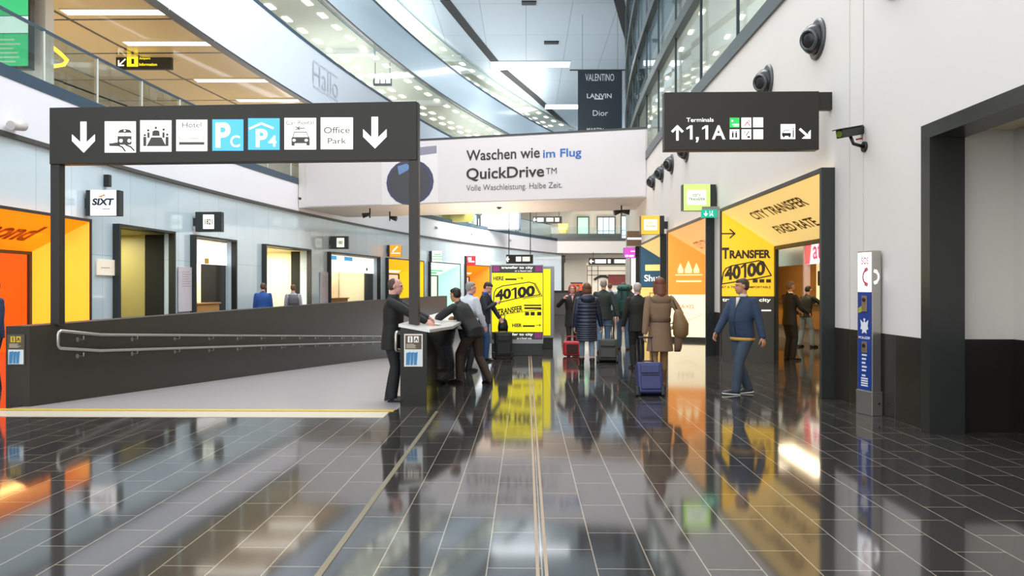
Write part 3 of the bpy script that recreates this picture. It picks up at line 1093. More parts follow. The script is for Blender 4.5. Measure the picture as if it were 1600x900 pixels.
# ------------------------------------------------------------------ round air nozzles on the white wall
NZ = M('dark_grey_nozzle', '#55585a', .3, .4)
for k_, (px, py) in enumerate(((1395, 5), (1272, 74), (1194, 130), (1130, 185), (1097, 218), (1071, 245), (1048, 262), (1033, 277), (1020, 292))):
    if k_ in (3, 4): continue
    y = ycurve(px + (6 if k_ < 3 else 2), XR)
    z = 5.42
    labs = {0: 'round dark air nozzle on the white wall, cut by the upper edge of the photo', 1: 'largest round dark air nozzle seen whole, on the white wall above the terminals sign',
            2: 'round dark air nozzle half hidden behind the terminals sign', 5: 'round dark air nozzle just below the terminals sign', 6: 'round dark air nozzle on the wall, second below the terminals sign',
            7: 'round dark air nozzle on the wall, third below the terminals sign', 8: 'smallest round dark air nozzle, beside the edge of the bridge'}
    t = thing('air_nozzle', labs[k_], 'air nozzle', (XR(y), y, z), 0, 'round air nozzles along the white wall')
    mb = MB()
    R = .27
    prof = [(0, R + .04), (-.03, R + .04), (-.05, R), (-.04, R - .03)]
    mb.loft([((x, 0, 0), (0, r, 0), (0, 0, r)) for x, r in prof], 32)
    mb.build('flange', NZ, t, True)
    d = Vector((-1, -.55, -.25)).normalized(); uu, ww = perp(d)
    mb = MB()
    mb.ell((-.03, 0, 0), uu * (R - .03), ww * (R - .03), d * (R - .06), 24, 10)
    mb.build('ball', M('black_nozzle_ball', '#2b2d2e', .25, .2), t, True)
    MB().loft([(d * (.14), uu * .16, ww * .16), (d * .235, uu * .15, ww * .15), (d * .24, uu * .125, ww * .125), (d * .20, uu * .12, ww * .12)], 24).build('outlet', NZ, t, True)

# ------------------------------------------------------------------ surveillance camera
y = ycurve(1352, XR)
t = thing('surveillance_camera', 'black surveillance camera with a red cable loop on the white wall', 'camera', (XR(y), y, EYE + (450 - 222) / F * y))
CAMM = M('camera_black', '#23231f', .35)
MB().cyl((0, 0, -.08), (-.03, 0, -.08), .07).build('mount', PLASTB, t, True)
MB().tube([(-.02, 0, -.08), (-.16, -.01, -.04), (-.2, -.01, .06)], .022).build('arm', PLASTB, t, True)
dd = Vector((-.52, -.30, -.13)).normalized(); uu, ww = perp(dd)
c = Vector((-.2, -.02, .11))
MB().obox(c, dd * .23, uu * .055, ww * .055).build('housing', CAMM, t, bevel=.012)
MB().obox(c + dd * .06 + Vector((0, 0, .062)), dd * .23, uu * .065, ww * .006).build('sun_shield', CAMM, t)
MB().cyl(c + dd * .225, c + dd * .24, .042).build('lens', M('lens_green', '#5d7a1e', .15), t, True)
MB().tube([c - dd * .23, c - dd * .3 + Vector((0, 0, .02)), c - dd * .36 + Vector((0, 0, -.04)), c - dd * .30 + Vector((0, 0, -.11)), c - dd * .12 + Vector((0, 0, -.11))], .011, 8).build('cable', M('red_cable', '#b03530', .4), t, True)

# ------------------------------------------------------------------ emergency call pillar
A = Vector((4.26, 9.63, 0)); B = Vector((4.33, 9.36, 0))
e1 = (B - A).normalized(); ang = math.atan2(e1.y, e1.x)
t = thing('emergency_pillar', 'steel emergency call pillar with blue front and white lit SOS head', 'pillar', A, ang)
H = 2.07
MB().box(0, .27, 0, .13, .3, H).build('body', STEEL, t, bevel=.006)
MB().box(-.012, .285, -.012, .14, 0, .3).build('base', M('pale_steel_base', '#a9a49b', .35, .8), t, bevel=.006)
MB().cyl((.285, .09, .15), (.29, .09, .15), .014).build('lock', PLASTB, t)
k = Ink(); k.rect(.012, .31, .258, 1.55); bl = k.build('blue_panel', M('police_blue', '#1f3f8f', .35), t, off=.003)
k = Ink(); k.rect(.012, 1.55, .258, H - .02); wf = k.build('lit_head', M('lit_sos_white', '#f7f7fb', .4, emit='#ffffff', es=.8), t, off=.003)
k = Ink(); k.text('SOS', .08, 1.90, .21, 1.99, .02)


def phone(k, cx, cy, s):
    pts = []
    for i in range(9):
        a = math.radians(120 + 120 * i / 8)
        pts.append((cx + s * (.9 + 1.0 * math.cos(a)), cy + s * math.sin(a)))
    k.line(pts, s * .26)
    k.line([(pts[0][0] - s * .05, pts[0][1]), (pts[0][0] + s * .25, pts[0][1] + s * .12)], s * .5)
    k.line([(pts[-1][0] - s * .05, pts[-1][1]), (pts[-1][0] + s * .25, pts[-1][1] - s * .12)], s * .5)


REDP = M('faint_red_print', '#d0707e', .5)
k.build('lettering', REDP, wf, off=.006)
k = Ink(); phone(k, .12, 1.74, .10); k.build('phone_symbol', REDP, wf, off=.006)
k = Ink(); phone(k, .045, 1.74, .075); k.p = [(.13 - p[0], p[1]) for p in k.p]
k.build('phone_symbol', M('lit_white_symbol', '#ffffff', .4, emit='#ffffff', es=1.2), t, (.27, 0, 0), (0, 1, 0), (0, 0, 1), off=.003)
k = Ink()
k.poly([(.135, 1.19), (.115, 1.16), (.06, 1.20), (.075, 1.12), (.06, 1.08), (.10, 1.07), (.09, 1.02), (.135, 1.04), (.18, 1.02), (.17, 1.07), (.21, 1.08), (.195, 1.12), (.21, 1.20), (.155, 1.16)])
k.circ(.135, 1.20, .018); k.build('emblem', M('white_print', '#e8e8ee', .5), bl, off=.006)
k = Ink(); k.text('POLIZEI', .03, .955, .235, .985, .03)
for i, z in enumerate((.74, .69, .64, .59, .545, .48)): k.rect(.09, z, .09 + .09 - .012 * (i % 3), z + .022)
for z in (.445, .415, .385, .355): k.rect(.075, z, .20, z + .018)
k.build('lettering', _M['white_print'], bl, off=.006)
for (z0, z1) in ((1.30, 1.50), (.78, .92)):
    MB().box(.10, .19, -.02, -.003, z0, z1).build('call_panel', M('brass_panel', '#a08d72', .35, .6), bl, bevel=.004)
    MB().cyl((.145, -.03, z1 - .05), (.145, -.018, z1 - .05), .025).build('call_button', PLASTB, bl, True)
k = Ink(); k.poly([(.02, 1.34), (.10, 1.38), (.10, 1.30), (.03, 1.28)]); k.build('sticker', M('lime_sticker', '#a3ab2c', .5), bl, off=.007)

# ------------------------------------------------------------------ posters at the two ends of the ramp parapets
def info_poster(label, x0, x1, z0, z1, y, yellow):
    t = thing('info_poster', label, 'poster', (x0, y, z0))
    W, H = x1 - x0, z1 - z0
    MB().box(0, W, -.012, 0, 0, H).build('sheet', M('poster_cream' if not yellow else 'poster_dark', '#e6dfd2' if not yellow else '#4a4736', .4), t)
    o = (0, -.012, 0)
    k = Ink(); k.rect(W * .06, H * .53, W * .94, H * .96); k.build('dark_field', M('poster_brown', '#5a4c3c', .5), t, o, off=.002)
    k = Ink(); k.rect(W * .2, H * .74, W * .46, H * .93); k.rect(W * .53, H * .74, W * .79, H * .93); k.build('symbols', M('poster_yellow', '#d9b52c', .5) if yellow else M('poster_white', '#f0ece2', .5), t, o, off=.004)
    k = Ink(); k.text('i', W * .30, H * .76, W * .36, H * .91, .05); k.line([(W * .58, H * .78), (W * .66, H * .88), (W * .74, H * .78)], W * .05); k.build('symbol_print', INKD, t, o, off=.006)
    k = Ink(); k.bars(W * .12, H * .56, W * .8, H * .7, 4); k.build('small_print', M('poster_sand', '#c9bda6', .5), t, o, off=.004)
    k = Ink(); k.rect(W * .06, H * .03, W * .94, H * .50); k.build('photo_field', M('poster_pale_blue', '#d3dde4', .5), t, o, off=.002)
    k = Ink()
    for i, (x, w) in enumerate(((.10, .2), (.34, .14), (.52, .16))):
        k.poly([(W * x, H * .05), (W * (x + w), H * .05), (W * (x + w + .06), H * .45), (W * (x + .02), H * .42)])
    k.build('figures', M('poster_blue', '#3f7fae', .5), t, o, off=.004)


info_poster('small cream info poster on the end of the black desk', RX1 + .055, RX1 + .305, .54, .98, 9.998, False)
MBx = XP(10.0)
info_poster('small info poster with yellow symbols on the end of the ramp wall', MBx - .30, MBx - .06, .55, .97, 9.998, True)
# ------------------------------------------------------------------ shop fronts (portals) in both walls
def place_portal(i, right):
    if right:
        yn, yf = R_PORT[i]
        A, B = Vector((fpr(yf), yf, 0)), Vector((fpr(yn), yn, 0))
    else:
        yn, yf = L_PORT[i]
        A, B = Vector((fpl(yn), yn, 0)), Vector((fpl(yf), yf, 0))
    e_ = B - A
    return A, B, math.atan2(e_.y, e_.x), e_.length


def glowmat(name, col, es=.5, rough=.4, col2=None):
    return M(name, col, rough, emit=col, es=es)


def portal(label, i, right, kind, colL=None, colR=None, colC=None, d=1.2, sl=.5, sr=.5, zin=2.5, fw=.07, inner=True, group=None):
    A, B, ang, W = place_portal(i, right)
    t = thing('shop_portal', label, 'shop front', A, ang, group)
    fd = .05 if kind == 'splay' else .34
    MB().box(0, fw, 0, max(fd, .2), 0, PZ).box(W - fw, W, 0, max(fd, .2), 0, PZ).box(fw, W - fw, 0, fd, PZ - fw, PZ).build('frame', FRAME, t, bevel=.006)
    if kind == 'splay':
        fw = fw + .004
    q = {}
    z1 = PZ - fw
    if kind == 'splay':
        q['l'] = MB().slab((fw, .03, 0), (sl, d, 0), (sl, d, zin), (fw, .03, z1), .04).build('side_panel', colL, t)
        q['r'] = MB().slab((W - fw, .03, 0), (W - fw, .03, z1), (W - sr, d, zin), (W - sr, d, 0), .04).build('side_panel', colR, t)
        q['c'] = MB().slab((fw, .03, z1), (sl, d, zin), (W - sr, d, zin), (W - fw, .03, z1), .04).build('ceiling_panel', colC, t)
        if inner:
            MB().box(sl, sl + .09, d - .02, d + .05, 0, zin).box(W - sr - .09, W - sr, d - .02, d + .05, 0, zin).box(sl + .09, W - sr - .09, d - .02, d + .05, zin - .08, zin).build('inner_frame', FRAME, t)
    else:
        MB().box(fw - .02, fw + .02, .34, d, 0, z1).box(W - fw - .02, W - fw + .02, .34, d, 0, z1).box(fw, W - fw, .34, d, z1, z1 + .05).build('reveal', M('matte_dark_reveal', '#2b2d28', .75, spec=.15), t)
    return t, W, q


def shop_room(t, W, col, depth=2.6, h=3.25, pow_=60, lc=(1, .93, .8)):
    """walls behind a left-hand portal, with an added area light inside"""
    mb = MB()
    mb.box(-.06, W + .1, depth, depth + .1, 0, h).box(-.1, -.06, .35, depth, 0, h).box(W + .06, W + .1, .35, depth, 0, h).box(-.1, W + .1, .36, depth + .1, h, h + .08)
    o = mb.build('room_lining', M('shop_lining_' + col.strip('#'), col, .5), t)
    l = area_light('shop_fill', (W / 2, 1.9, h - .05), (0, 0, 0), W * .6, .5, pow_, lc)  # area light added to brighten the room, no fixture modelled
    l.parent = t
    return o


LG = 'shop fronts in the pale glass wall'
OR1 = glowmat('glowing_yellow_orange', '#ffab24', .62)
OR2 = glowmat('glowing_deep_orange', '#ff8a12', .60)
ORB = glowmat('glowing_red_orange', '#ff5a14', .62)
# 1 orange
t, W, q = portal('wide glowing orange shop front with red-brown lettering on its sloping ceiling', 0, False, 'splay', OR2, OR1, OR2, group=LG, sr=.55)
mb = MB().box(.3, W + .6, 1.9, 1.95, 0, 2.6); mb.build('back_panel', ORB, t)
o = Vector((.12, .3, PZ - .13)); v = Vector((0, -1.17, .776)).normalized()
Cm = Vector((0, 1.2, 2.5))
k = Ink(); k.text('diamond', W - 3.95, .40, W - 1.2, 1.02, .045, .25); k.build('lettering', M('red_brown_print', '#a5391a', .5), q['c'], Cm, (1, 0, 0), v, off=.012)
k = Ink(); k.line([(W - 4.2 + .12 * i, 1.72 - .004 * (i - 4) ** 2) for i in range(24)], .03); k.build('white_arc', M('orange_white_print', '#ffb090', .5, emit='#ffb090', es=.4), t, (0, 1.9, 0), off=.01)
l = area_light('shop_fill', (W / 2, .5, 2.9), (0, 0, 0), W * .7, .2, 40, (1, .6, .2)); l.parent = t  # warm area light added inside the orange front

# 2 dark plain
t, W, q = portal('plain dark-framed opening with an olive wall inside, beside the orange shop front', 1, False, 'plain', group=LG, d=.95)
shop_room(t, W, '#b5aa6c', pow_=60, lc=(1, .95, .75))
MB().box(.10, .34, 2.3, 2.36, 0, 3.2).build('wall_panel', M('olive_panel', '#9d934f', .4), t)

# 3 white header, dark panel, counter
t, W, q = portal('portal with white lit header, dark inner panel and wooden counter', 2, False, 'plain', group=LG, d=.9)
shop_room(t, W, '#e3d9b6', pow_=120)
hd = MB().box(.08, W - .08, .36, .44, 2.42, 3.22).build('header', WF, t)
k = Ink(); k.rect(W * .42, 2.44, W * .52, 2.62); k.build('header_logo', M('yellow_print', '#e2b530', .5), hd, (0, .36, 0), off=.006)
MB().box(W * .40, W - .075, .40, .46, 0, 2.42).build('dark_panel', M('dark_shop_panel', '#2d2a20', .3), t)
MB().box(.1, W * .62, .12, .38, 0, 1.05).box(.09, W * .64, .08, .40, 1.05, 1.1).build('counter', M('light_wood', '#b98749', .4, noise=.12, nscale=8), t, bevel=.008)

# 4 plain
t, W, q = portal('dark-framed opening with bright cream walls behind the two walking men', 3, False, 'plain', group=LG, d=.95)
shop_room(t, W, '#efe4bd', pow_=170)
MB().box(W * .55, W * .57, 2.4, 2.59, 0, 3.1).build('wall_joint', M('cream_joint', '#cfc49d', .5), t)

# 5 blue and white header
t, W, q = portal('portal with a white header carrying two light blue blocks, wooden counter inside', 4, False, 'plain', group=LG, d=.9)
shop_room(t, W, '#dcd6bd', pow_=150)
hd = MB().box(.08, W - .08, .36, .44, 2.40, 3.22).build('header', WF, t)
k = Ink(); k.rect(.25, 3.0, W * .22, 3.2); k.rect(W * .36, 3.0, W * .52, 3.2); k.build('header_logo', LBLUE, hd, (0, .36, 0), off=.006)
k = Ink(); k.circ(W * .82, 2.62, .12, .09); k.build('header_mark', M('grey_print', '#8a8a8a', .5), hd, (0, .36, 0), off=.006)
MB().box(W * .80, W - .075, .40, .46, 0, 2.4).build('dark_panel', M('slate_shop_panel', '#3c4042', .3), t)
MB().box(W * .45, W * .47, .95, 2.5, 0, 3.2).build('partition', M('cream_partition', '#d4ccb0', .5), t)
MB().box(.1, W * .55, .7, 1.25, 0, 1.05).box(.09, W * .57, .66, 1.3, 1.05, 1.1).build('counter', _M['light_wood'], t, bevel=.008)

# 6 yellow orange
t, W, q = portal('yellow-orange glowing shop front behind the man at the desk', 5, False, 'splay', OR1, glowmat('glowing_yellow', '#ffc21c', .62), glowmat('glowing_amber', '#ffb020', .62), group=LG, sr=1.2)
MB().box(.3, W + .5, 1.9, 1.95, 0, 2.6).build('back_panel', M('pale_rose_panel', '#ecd2cb', .5, emit='#ecd2cb', es=.35), t)
k = Ink(); k.rect(.8, .12, W * .7, .34); k.build('lettering', WF, q['c'], Cm, (1, 0, 0), v, off=.012)
# 7 mint green
MINT = glowmat('glowing_mint', '#a8eecb', .6)
t, W, q = portal('mint green glowing shop front with a white ceiling', 6, False, 'splay', MINT, MINT, glowmat('glowing_mint_white', '#dff7ea', .65), group=LG, sr=1.3)
MB().box(.3, W + .5, 1.9, 1.95, 0, 2.6).build('back_panel', M('white_mint_panel', '#eef2ea', .5, emit='#f2f4ec', es=.4), t)
k = Ink(); k.rect(.8, .2, W * .6, .36); k.rect(1.2, .5, W * .7, .62); k.build('lettering', GRN, q['c'], Cm, (1, 0, 0), v, off=.012)
# 8 red orange
t, W, q = portal('red-orange glowing shop front farthest along the pale glass wall', 7, False, 'splay', ORB, glowmat('glowing_orange', '#ff7a10', .62), OR2, group=LG, sr=1.3)
MB().box(.3, W + .5, 1.9, 1.95, 0, 2.6).build('back_panel', M('cream_back_panel', '#f4ded0', .5, emit='#f6e2d4', es=.4), t)
MB().box(W * .45, W - 1, 1.80, 1.86, 0, 2.2).build('red_panel', M('red_back_panel', '#dd3340', .5, emit='#dd3340', es=.4), t)
k = Ink(); k.rect(.6, .3, W * .6, .5); k.build('lettering', WF, q['c'], Cm, (1, 0, 0), v, off=.012)

# notice boards on the glass wall between the portals
for (px0, px1, py0, py1, lab) in ((150, 178, 405, 430, 'cream lit notice plate on the glass wall beside the orange shop front'), (278, 302, 417, 487, 'tall pale notice board on the glass wall beside the portal with the white header'),
                                  (500, 514, 425, 478, 'narrow pale notice board beside the portal with the blue and white header')):
    y0, y1 = ycurve(px0, lambda y: XL(y) + .03), ycurve(px1, lambda y: XL(y) + .03)
    A = Vector((XL(y0) + .03, y0, 0)); B = Vector((XL(y1) + .03, y1, 0)); e_ = B - A
    ym = (y0 + y1) / 2
    za, zb = EYE + (450 - py1) / F * ym, EYE + (450 - py0) / F * ym
    t = thing('notice_board', lab, 'notice board', (A.x, A.y, za), math.atan2(e_.y, e_.x))
    MB().box(0, e_.length, -.03, 0, 0, zb - za).build('board', M('cream_notice', '#e8dcc8', .4, emit='#e8dcc8', es=.25) if px0 == 150 else M('lilac_notice', '#d9d0d8', .4), t, bevel=.004)
    k = Ink(); k.bars(e_.length * .2, (zb - za) * (.4 if px0 == 150 else .55), e_.length * .85, (zb - za) * (.6 if px0 == 150 else .92), 1 if px0 == 150 else 7, .25); k.build('small_print', M('mauve_print', '#b3a0a4', .5), t, (0, -.03, 0), off=.003)

# ------------------------------------------------------------------ right-hand portals
RG = 'shop fronts in the white wall'
YP = glowmat('lit_yellow_panel', '#f1bf18', .50)
YC = glowmat('lit_cream_yellow_ceiling', '#f2d084', .55)
t, W, q = portal('big yellow shop front reading CITY TRANSFER FIXED RATE on its sloping ceiling', 0, True, 'splay', YP, YP, YC, group=RG, sl=.40, sr=.6, d=1.08)
vv = Vector((0, -1.17, .776)).normalized()
q_c = q['c']
A, B, ang, _ = place_portal(0, True)
R = Matrix.Rotation(ang, 3, 'Z')
C1 = Vector((0, 1.08, 2.5)); v1 = Vector((0, -1.05, .776)).normalized()
m = mapper(plane2(A + R @ C1, R @ Vector((1, 0, 0)), R @ v1), 1110, 250, 4.5)
k = Ink()
for (s_, c) in (('CITY TRANSFER', ((310, 418), (705, 318), (270, 362), (640, 255))), ('FIXED RATE', ((490, 515), (775, 458), (435, 465), (715, 395)))):
    g = m(*c)
    k.text(s_, (g[0][0] + g[2][0]) / 2, (g[0][1] + g[1][1]) / 2, (g[1][0] + g[3][0]) / 2, (g[2][1] + g[3][1]) / 2, .025)
k.build('lettering', M('brown_print', '#6b4a16', .5), q_c, C1, (1, 0, 0), v1, off=.012)
# the poster on the far side panel
A, B, ang, _ = place_portal(0, True)
R = Matrix.Rotation(ang, 3, 'Z')
lo_, li = Vector((.074, .03, 0)), Vector((.40, 1.08, 0))
ul = (li - lo_).normalized(); Lp = (li - lo_).length
P = plane2(A + R @ lo_, R @ ul, (0, 0, 1))
m = mapper(P, 1110, 250, 4.5)
k = Ink(); k.poly([(0, 0), (Lp, 0), (Lp, 1.42), (0, 1.42)]); dk = k.build('dark_lower_panel', M('dark_poster_panel', '#36342c', .35), q['l'], lo_, ul, (0, 0, 1), off=.006)
k = Ink()
bline(k, m, [(82, 518), (170, 518)], .03); bline(k, m, [(138, 488), (172, 518), (138, 548)], .03)
btext(k, m, 'T', 82, 616, 132, 696, .045); btext(k, m, 'RANSFER', 135, 634, 424, 694, .045)
a = [(78, 872), (92, 790), (110, 762), (150, 744), (340, 708), (372, 716), (428, 812), (330, 832)]
bline(k, m, a, .026, True)
q4 = m((100, 850), (385, 808), (385, 714), (100, 752)); num40100(k, q4[0][0], q4[0][1], q4[1][0], q4[3][1], .025, skew=(q4[1][1] - q4[0][1]) / (q4[1][0] - q4[0][0]))
for x in (298, 345, 392): brect(k, m, x, 838, x + 34, 862)
btext(k, m, 'AT A TRAVEL COMFORTABLE', 78, 886, 424, 902, .02)
k.build('lettering', M('dark_olive_print', '#3a3116', .5), q['l'], lo_, ul, (0, 0, 1), off=.008)
m2 = mapper(P, 1110, 430, 6.0)
k = Ink(); btext(k, m2, 'transfer to city', 112, 212, 566, 256, .02); k.rect(Lp * .1, 1.10, Lp * .5, 1.13); k.rect(Lp * .75, 1.10, Lp * .93, 1.13); k.build('lettering', INKW, dk, lo_, ul, (0, 0, 1), off=.010)
MB().slab(lo_ + Vector((0, -.012, 0)), li + Vector((0, -.012, 0)), li + Vector((0, -.012, .09)), lo_ + Vector((0, -.012, .09)), .02).build('skirting', GREYST, q['l'])

# ticket hall behind portals one and two
T0 = 5.48
TW = M('warm_wood_wall', '#b5813f', .4, noise=.15, nscale=1.5)
struct(MB().box(9.6, 9.8, 8.6, 30, 0, 3.05).box(T0, 9.8, 30, 30.2, 0, 3.05).build('wall_ticket_hall', TW))
struct(MB().box(5.62, 9.8, 8.5, 8.6, 0, 3.05).build('wall_ticket_hall_near', TW))
struct(MB().box(5.3, 9.8, 8.5, 30.2, 3.05, 3.15).build('ceiling_ticket_hall', M('ticket_ceiling', '#e3c795', .5)))
for y in (14.5, 20.0, 25.0):
    area_light('ticket_hall_lamp', (7.4, y, 3.0), (0, 0, 0), .5, 3, 55, (1, .80, .5))
    cl_ = thing('ceiling_light', 'long warm ceiling light in the ticket hall', 'ceiling light', (6.6, y, 2.99), group='ticket hall ceiling lights')
    MB().box(-.15, .15, -1, 1, 0, .05).build('housing', STEEL, cl_)
    MB().box(-.12, .12, -.96, .96, -.012, -.001).build('diffuser', M('warm_diffuser', '#fff1d0', .5, emit='#fff0cc', es=3), cl_)
t = thing('ticket_counter', 'wooden ticket counter with grey base inside the yellow shop front', 'counter', (8.25, 15.0, 0))
MB().box(.06, .9, 0, 13, 0, .42).build('base', M('grey_counter_base', '#8f8a7e', .35), t)
MB().box(0, .9, 0, 13, .42, 1.10).build('front', M('golden_wood', '#a8742a', .35, noise=.15, nscale=3), t, bevel=.008)
MB().box(-.08, .95, -.05, 13.05, 1.10, 1.16).build('top', M('dark_counter_top', '#4c3c26', .3), t, bevel=.01)
t = thing('counter_header', 'header boards above the ticket counter with pink lettering on white', 'header', (8.25, 15.0, 2.2))
MB().box(0, .12, 0, 5.1, .1, .8).build('board', M('brown_board', '#8a6a3c', .4), t)
MB().box(0, .12, 5.15, 7.1, .1, .8).build('white_board', WF, t)
MB().box(0, .12, 7.22, 9.6, .1, .8).build('glass_board', M('blue_grey_board', '#7d97a8', .3), t)
MB().box(-.03, .15, 7.11, 7.21, -1.02, .82).build('pillar', M('lilac_pillar', '#c9b3c0', .4), t)
k = Ink(); k.text('ats', .60, .22, 1.50, .68, .02); k.build('lettering', M('pink_print', '#d2409a', .5), t, (0, 7.1, 0), (0, -1, 0), (0, 0, 1), off=.01)
k = Ink(); k.poly([(0, .1), (.36, .1), (.52, .8), (0, .8)]); k.build('red_field', M('coral_print', '#e8596a', .5, emit='#e8596a', es=.3), t, (0, 7.1, 0), (0, -1, 0), (0, 0, 1), off=.006)
t = thing('counter_window', 'bright cream window panel with a dark screen behind the ticket counter', 'window panel', (9.0, 19.2, 1.17))
MB().box(0, .06, 0, 4.0, 0, 1.2).build('panel', M('cream_lit_panel', '#f3e2ac', .4, emit='#ffe9b0', es=.55), t)
MB().box(-.06, 0, 3.1, 3.75, .5, .95).build('screen', PLASTB, t, bevel=.01)
t = thing('waste_bag', 'dark bag hanging at the front of the ticket counter', 'bag', (8.12, 20.3, .62))
MB().ell((0, 0, .0), (.12, 0, 0), (0, .22, 0), (0, 0, .3)).build('body', PLASTB, t, True)
MB().tube([(0, -.1, .25), (.0, -.05, .48), (.0, .05, .48), (0, .1, .25)], .012).build('strap', PLASTB, t)

# orange portal with tree emblem
OA = glowmat('lit_orange_panel', '#f09a33', .5)
t, W, q = portal('orange shop front with three pale trees on its side panel', 1, True, 'splay', OA, OA, glowmat('lit_peach_ceiling', '#f2bd7c', .55), group=RG, sl=.5, sr=.6)
A, B, ang, _ = place_portal(1, True); R = Matrix.Rotation(ang, 3, 'Z')
lo_, li = Vector((.074, .03, 0)), Vector((.5, 1.2, 0)); ul = (li - lo_).normalized(); Lp = (li - lo_).length
k = Ink()
for (cx, s) in ((.30, .8), (.49, 1.0), (.68, .8)):
    k.poly([(Lp * cx - .10 * s, 2.05), (Lp * cx + .10 * s, 2.05), (Lp * cx + .11 * s, 2.15), (Lp * cx, 2.05 + .38 * s), (Lp * cx - .11 * s, 2.15)])
k.rect(Lp * .18, 1.98, Lp * .82, 2.01); k.rect(Lp * .2, 1.78, Lp * .8, 1.83); k.build('emblem', M('pale_tree_print', '#fbe6b0', .5, emit='#fbe6b0', es=.6), q['l'], lo_, ul, (0, 0, 1), off=.010)
k = Ink(); k.rect(0, .12, Lp, 1.40); pl = k.build('pale_lower_panel', M('lit_ivory_panel', '#f3e8c4', .4, emit='#fff2cc', es=.6), q['l'], lo_, ul, (0, 0, 1), off=.006)
k = Ink(); k.text('TAXIS', Lp * .22, .98, Lp * .62, 1.10, .0); k.line([(Lp * .2, .7), (Lp * .5, .62), (Lp * .85, .82)], .01); k.build('lettering', M('pale_orange_print', '#e7a860', .5), pl, lo_, ul, (0, 0, 1), off=.010)
k = Ink(); k.rect(0, 1.40, Lp, 1.58); k.build('orange_stripe', OA, q['l'], lo_, ul, (0, 0, 1), off=.008)
k = Ink(); k.text('CITY TRANSFER', W * .2, .45, W * .75, .78, .01); k.build('lettering', M('faded_orange_print', '#cf8f4e', .5), q['c'], Cm, (1, 0, 0), vv, off=.012)
k = Ink(); k.rect(0, 0, Lp, .12); k.build('skirting', FRAME, q['l'], lo_, ul, (0, 0, 1), off=.012)

# blue portal
t, W, q = portal('shop front with dark blue upper and yellow lower side panel', 2, True, 'splay', glowmat('lit_petrol_panel', '#2f5a78', .25), OA, glowmat('lit_pale_yellow_ceiling', '#f3d687', .55), group=RG, sl=.5, sr=.6)
k = Ink(); k.rect(0, .12, Lp, 1.62); k.build('yellow_lower_panel', glowmat('lit_soft_yellow', '#f0cd78', .5), q['l'], lo_, ul, (0, 0, 1), off=.006)
k = Ink(); k.rect(Lp * .15, 2.28, Lp * .65, 2.52); k.build('name_plate', glowmat('lit_soft_yellow2', '#f3dc8a', .5), q['l'], lo_, ul, (0, 0, 1), off=.008)
k = Ink(); k.text('Shuttle', Lp * .12, 1.86, Lp * .95, 2.12, .02); k.rect(Lp * .55, 1.74, Lp * .9, 1.82); k.build('lettering', INKW, q['l'], lo_, ul, (0, 0, 1), off=.010)
k = Ink(); k.line([(Lp * .3, .8), (Lp * .3, 1.4), (Lp * .8, 1.4), (Lp * .8, .8)], .03, True); k.line([(Lp * .3, 1.1), (Lp * .8, 1.1)], .03); k.build('pictogram', M('ochre_print', '#c98a3a', .5), q['l'], lo_, ul, (0, 0, 1), off=.010)
# white portal
WP = glowmat('lit_white_panel', '#f3f0ea', .5)
t, W, q = portal('plain white lit shop front, last one along the white wall', 3, True, 'splay', WP, WP, WP, group=RG, sl=.5, sr=.6)
struct(MB().box(6.0, 6.2, 23.2, 45, 0, 3.3).build('wall_right_shops', M('shop_back_white', '#e4ddd0', .5)))
# ------------------------------------------------------------------ light strips in the beige ceiling
STRIP = M('lit_strip', '#fffdf5', .5, emit='#fffaf0', es=2.6)
names = ['first', 'second', 'third', 'fourth']
for k_, (px0, px1, py, dz) in enumerate(((100, 268, 18, .42), (196, 338, 67, .42), (306, 424, 125, .42), (371, 465, 156, .42), (420, 490, 178, .42))):
    D = (10.29 - EYE) * F / (450 - py)
    a, b = up(px0, py, D), up(px1, py, D)
    d = (b - a); W = d.length
    t = thing('ceiling_light', ['long white ceiling light nearest the hall entrance in the beige gallery ceiling', 'long white ceiling light just above the small yellow info sign',
                                'long white ceiling light beyond the yellow info sign in the beige ceiling', 'fourth long white light in the beige ceiling, just above the long dark sign',
                                'long white ceiling light mostly hidden by the top of the long dark sign'][k_], 'ceiling light', (a.x, a.y, 10.29), math.atan2(d.y, d.x), 'light strips in the beige gallery ceiling')
    MB().box(0, W, -dz / 2, dz / 2, -.03, .01).build('diffuser', STRIP, t)
    MB().box(-.04, W + .04, -dz / 2 - .03, -dz / 2, -.035, .01).box(-.04, W + .04, dz / 2, dz / 2 + .03, -.035, .01).build('housing', M('pale_housing', '#d8cfb8', .5), t)

# strips and vents in the hall ceiling
for k_, (px0, px1, py, w) in enumerate(((768, 890, 100, 1.5), (852, 905, 166, 1.7), (1016, 1088, 97, 1.3))):
    D = (20 - EYE) * F / (450 - py)
    a, b = up(px0, py, D), up(px1, py - (8 if k_ == 0 else 4), D); b.z = a.z
    d = (b - a)
    t = thing('ceiling_light', ['long light strip across the blue-grey hall ceiling', 'short light strip near the black banner under the hall ceiling', 'light strip seen through the glass facade'][k_], 'ceiling light', (a.x, a.y, 19.99), math.atan2(d.y, d.x), 'light strips of the hall ceiling')
    MB().box(0, d.length, -w / 2, w / 2, -.05, .005).build('diffuser', M('lit_cool_strip', '#f4f9ff', .5, emit='#f4f9ff', es=2.2), t)
    MB().box(-.06, d.length + .06, -w / 2 - .06, -w / 2, -.06, .005).box(-.06, d.length + .06, w / 2, w / 2 + .06, -.06, .005).build('housing', M('pale_housing_cool', '#cbd4dc', .5), t)
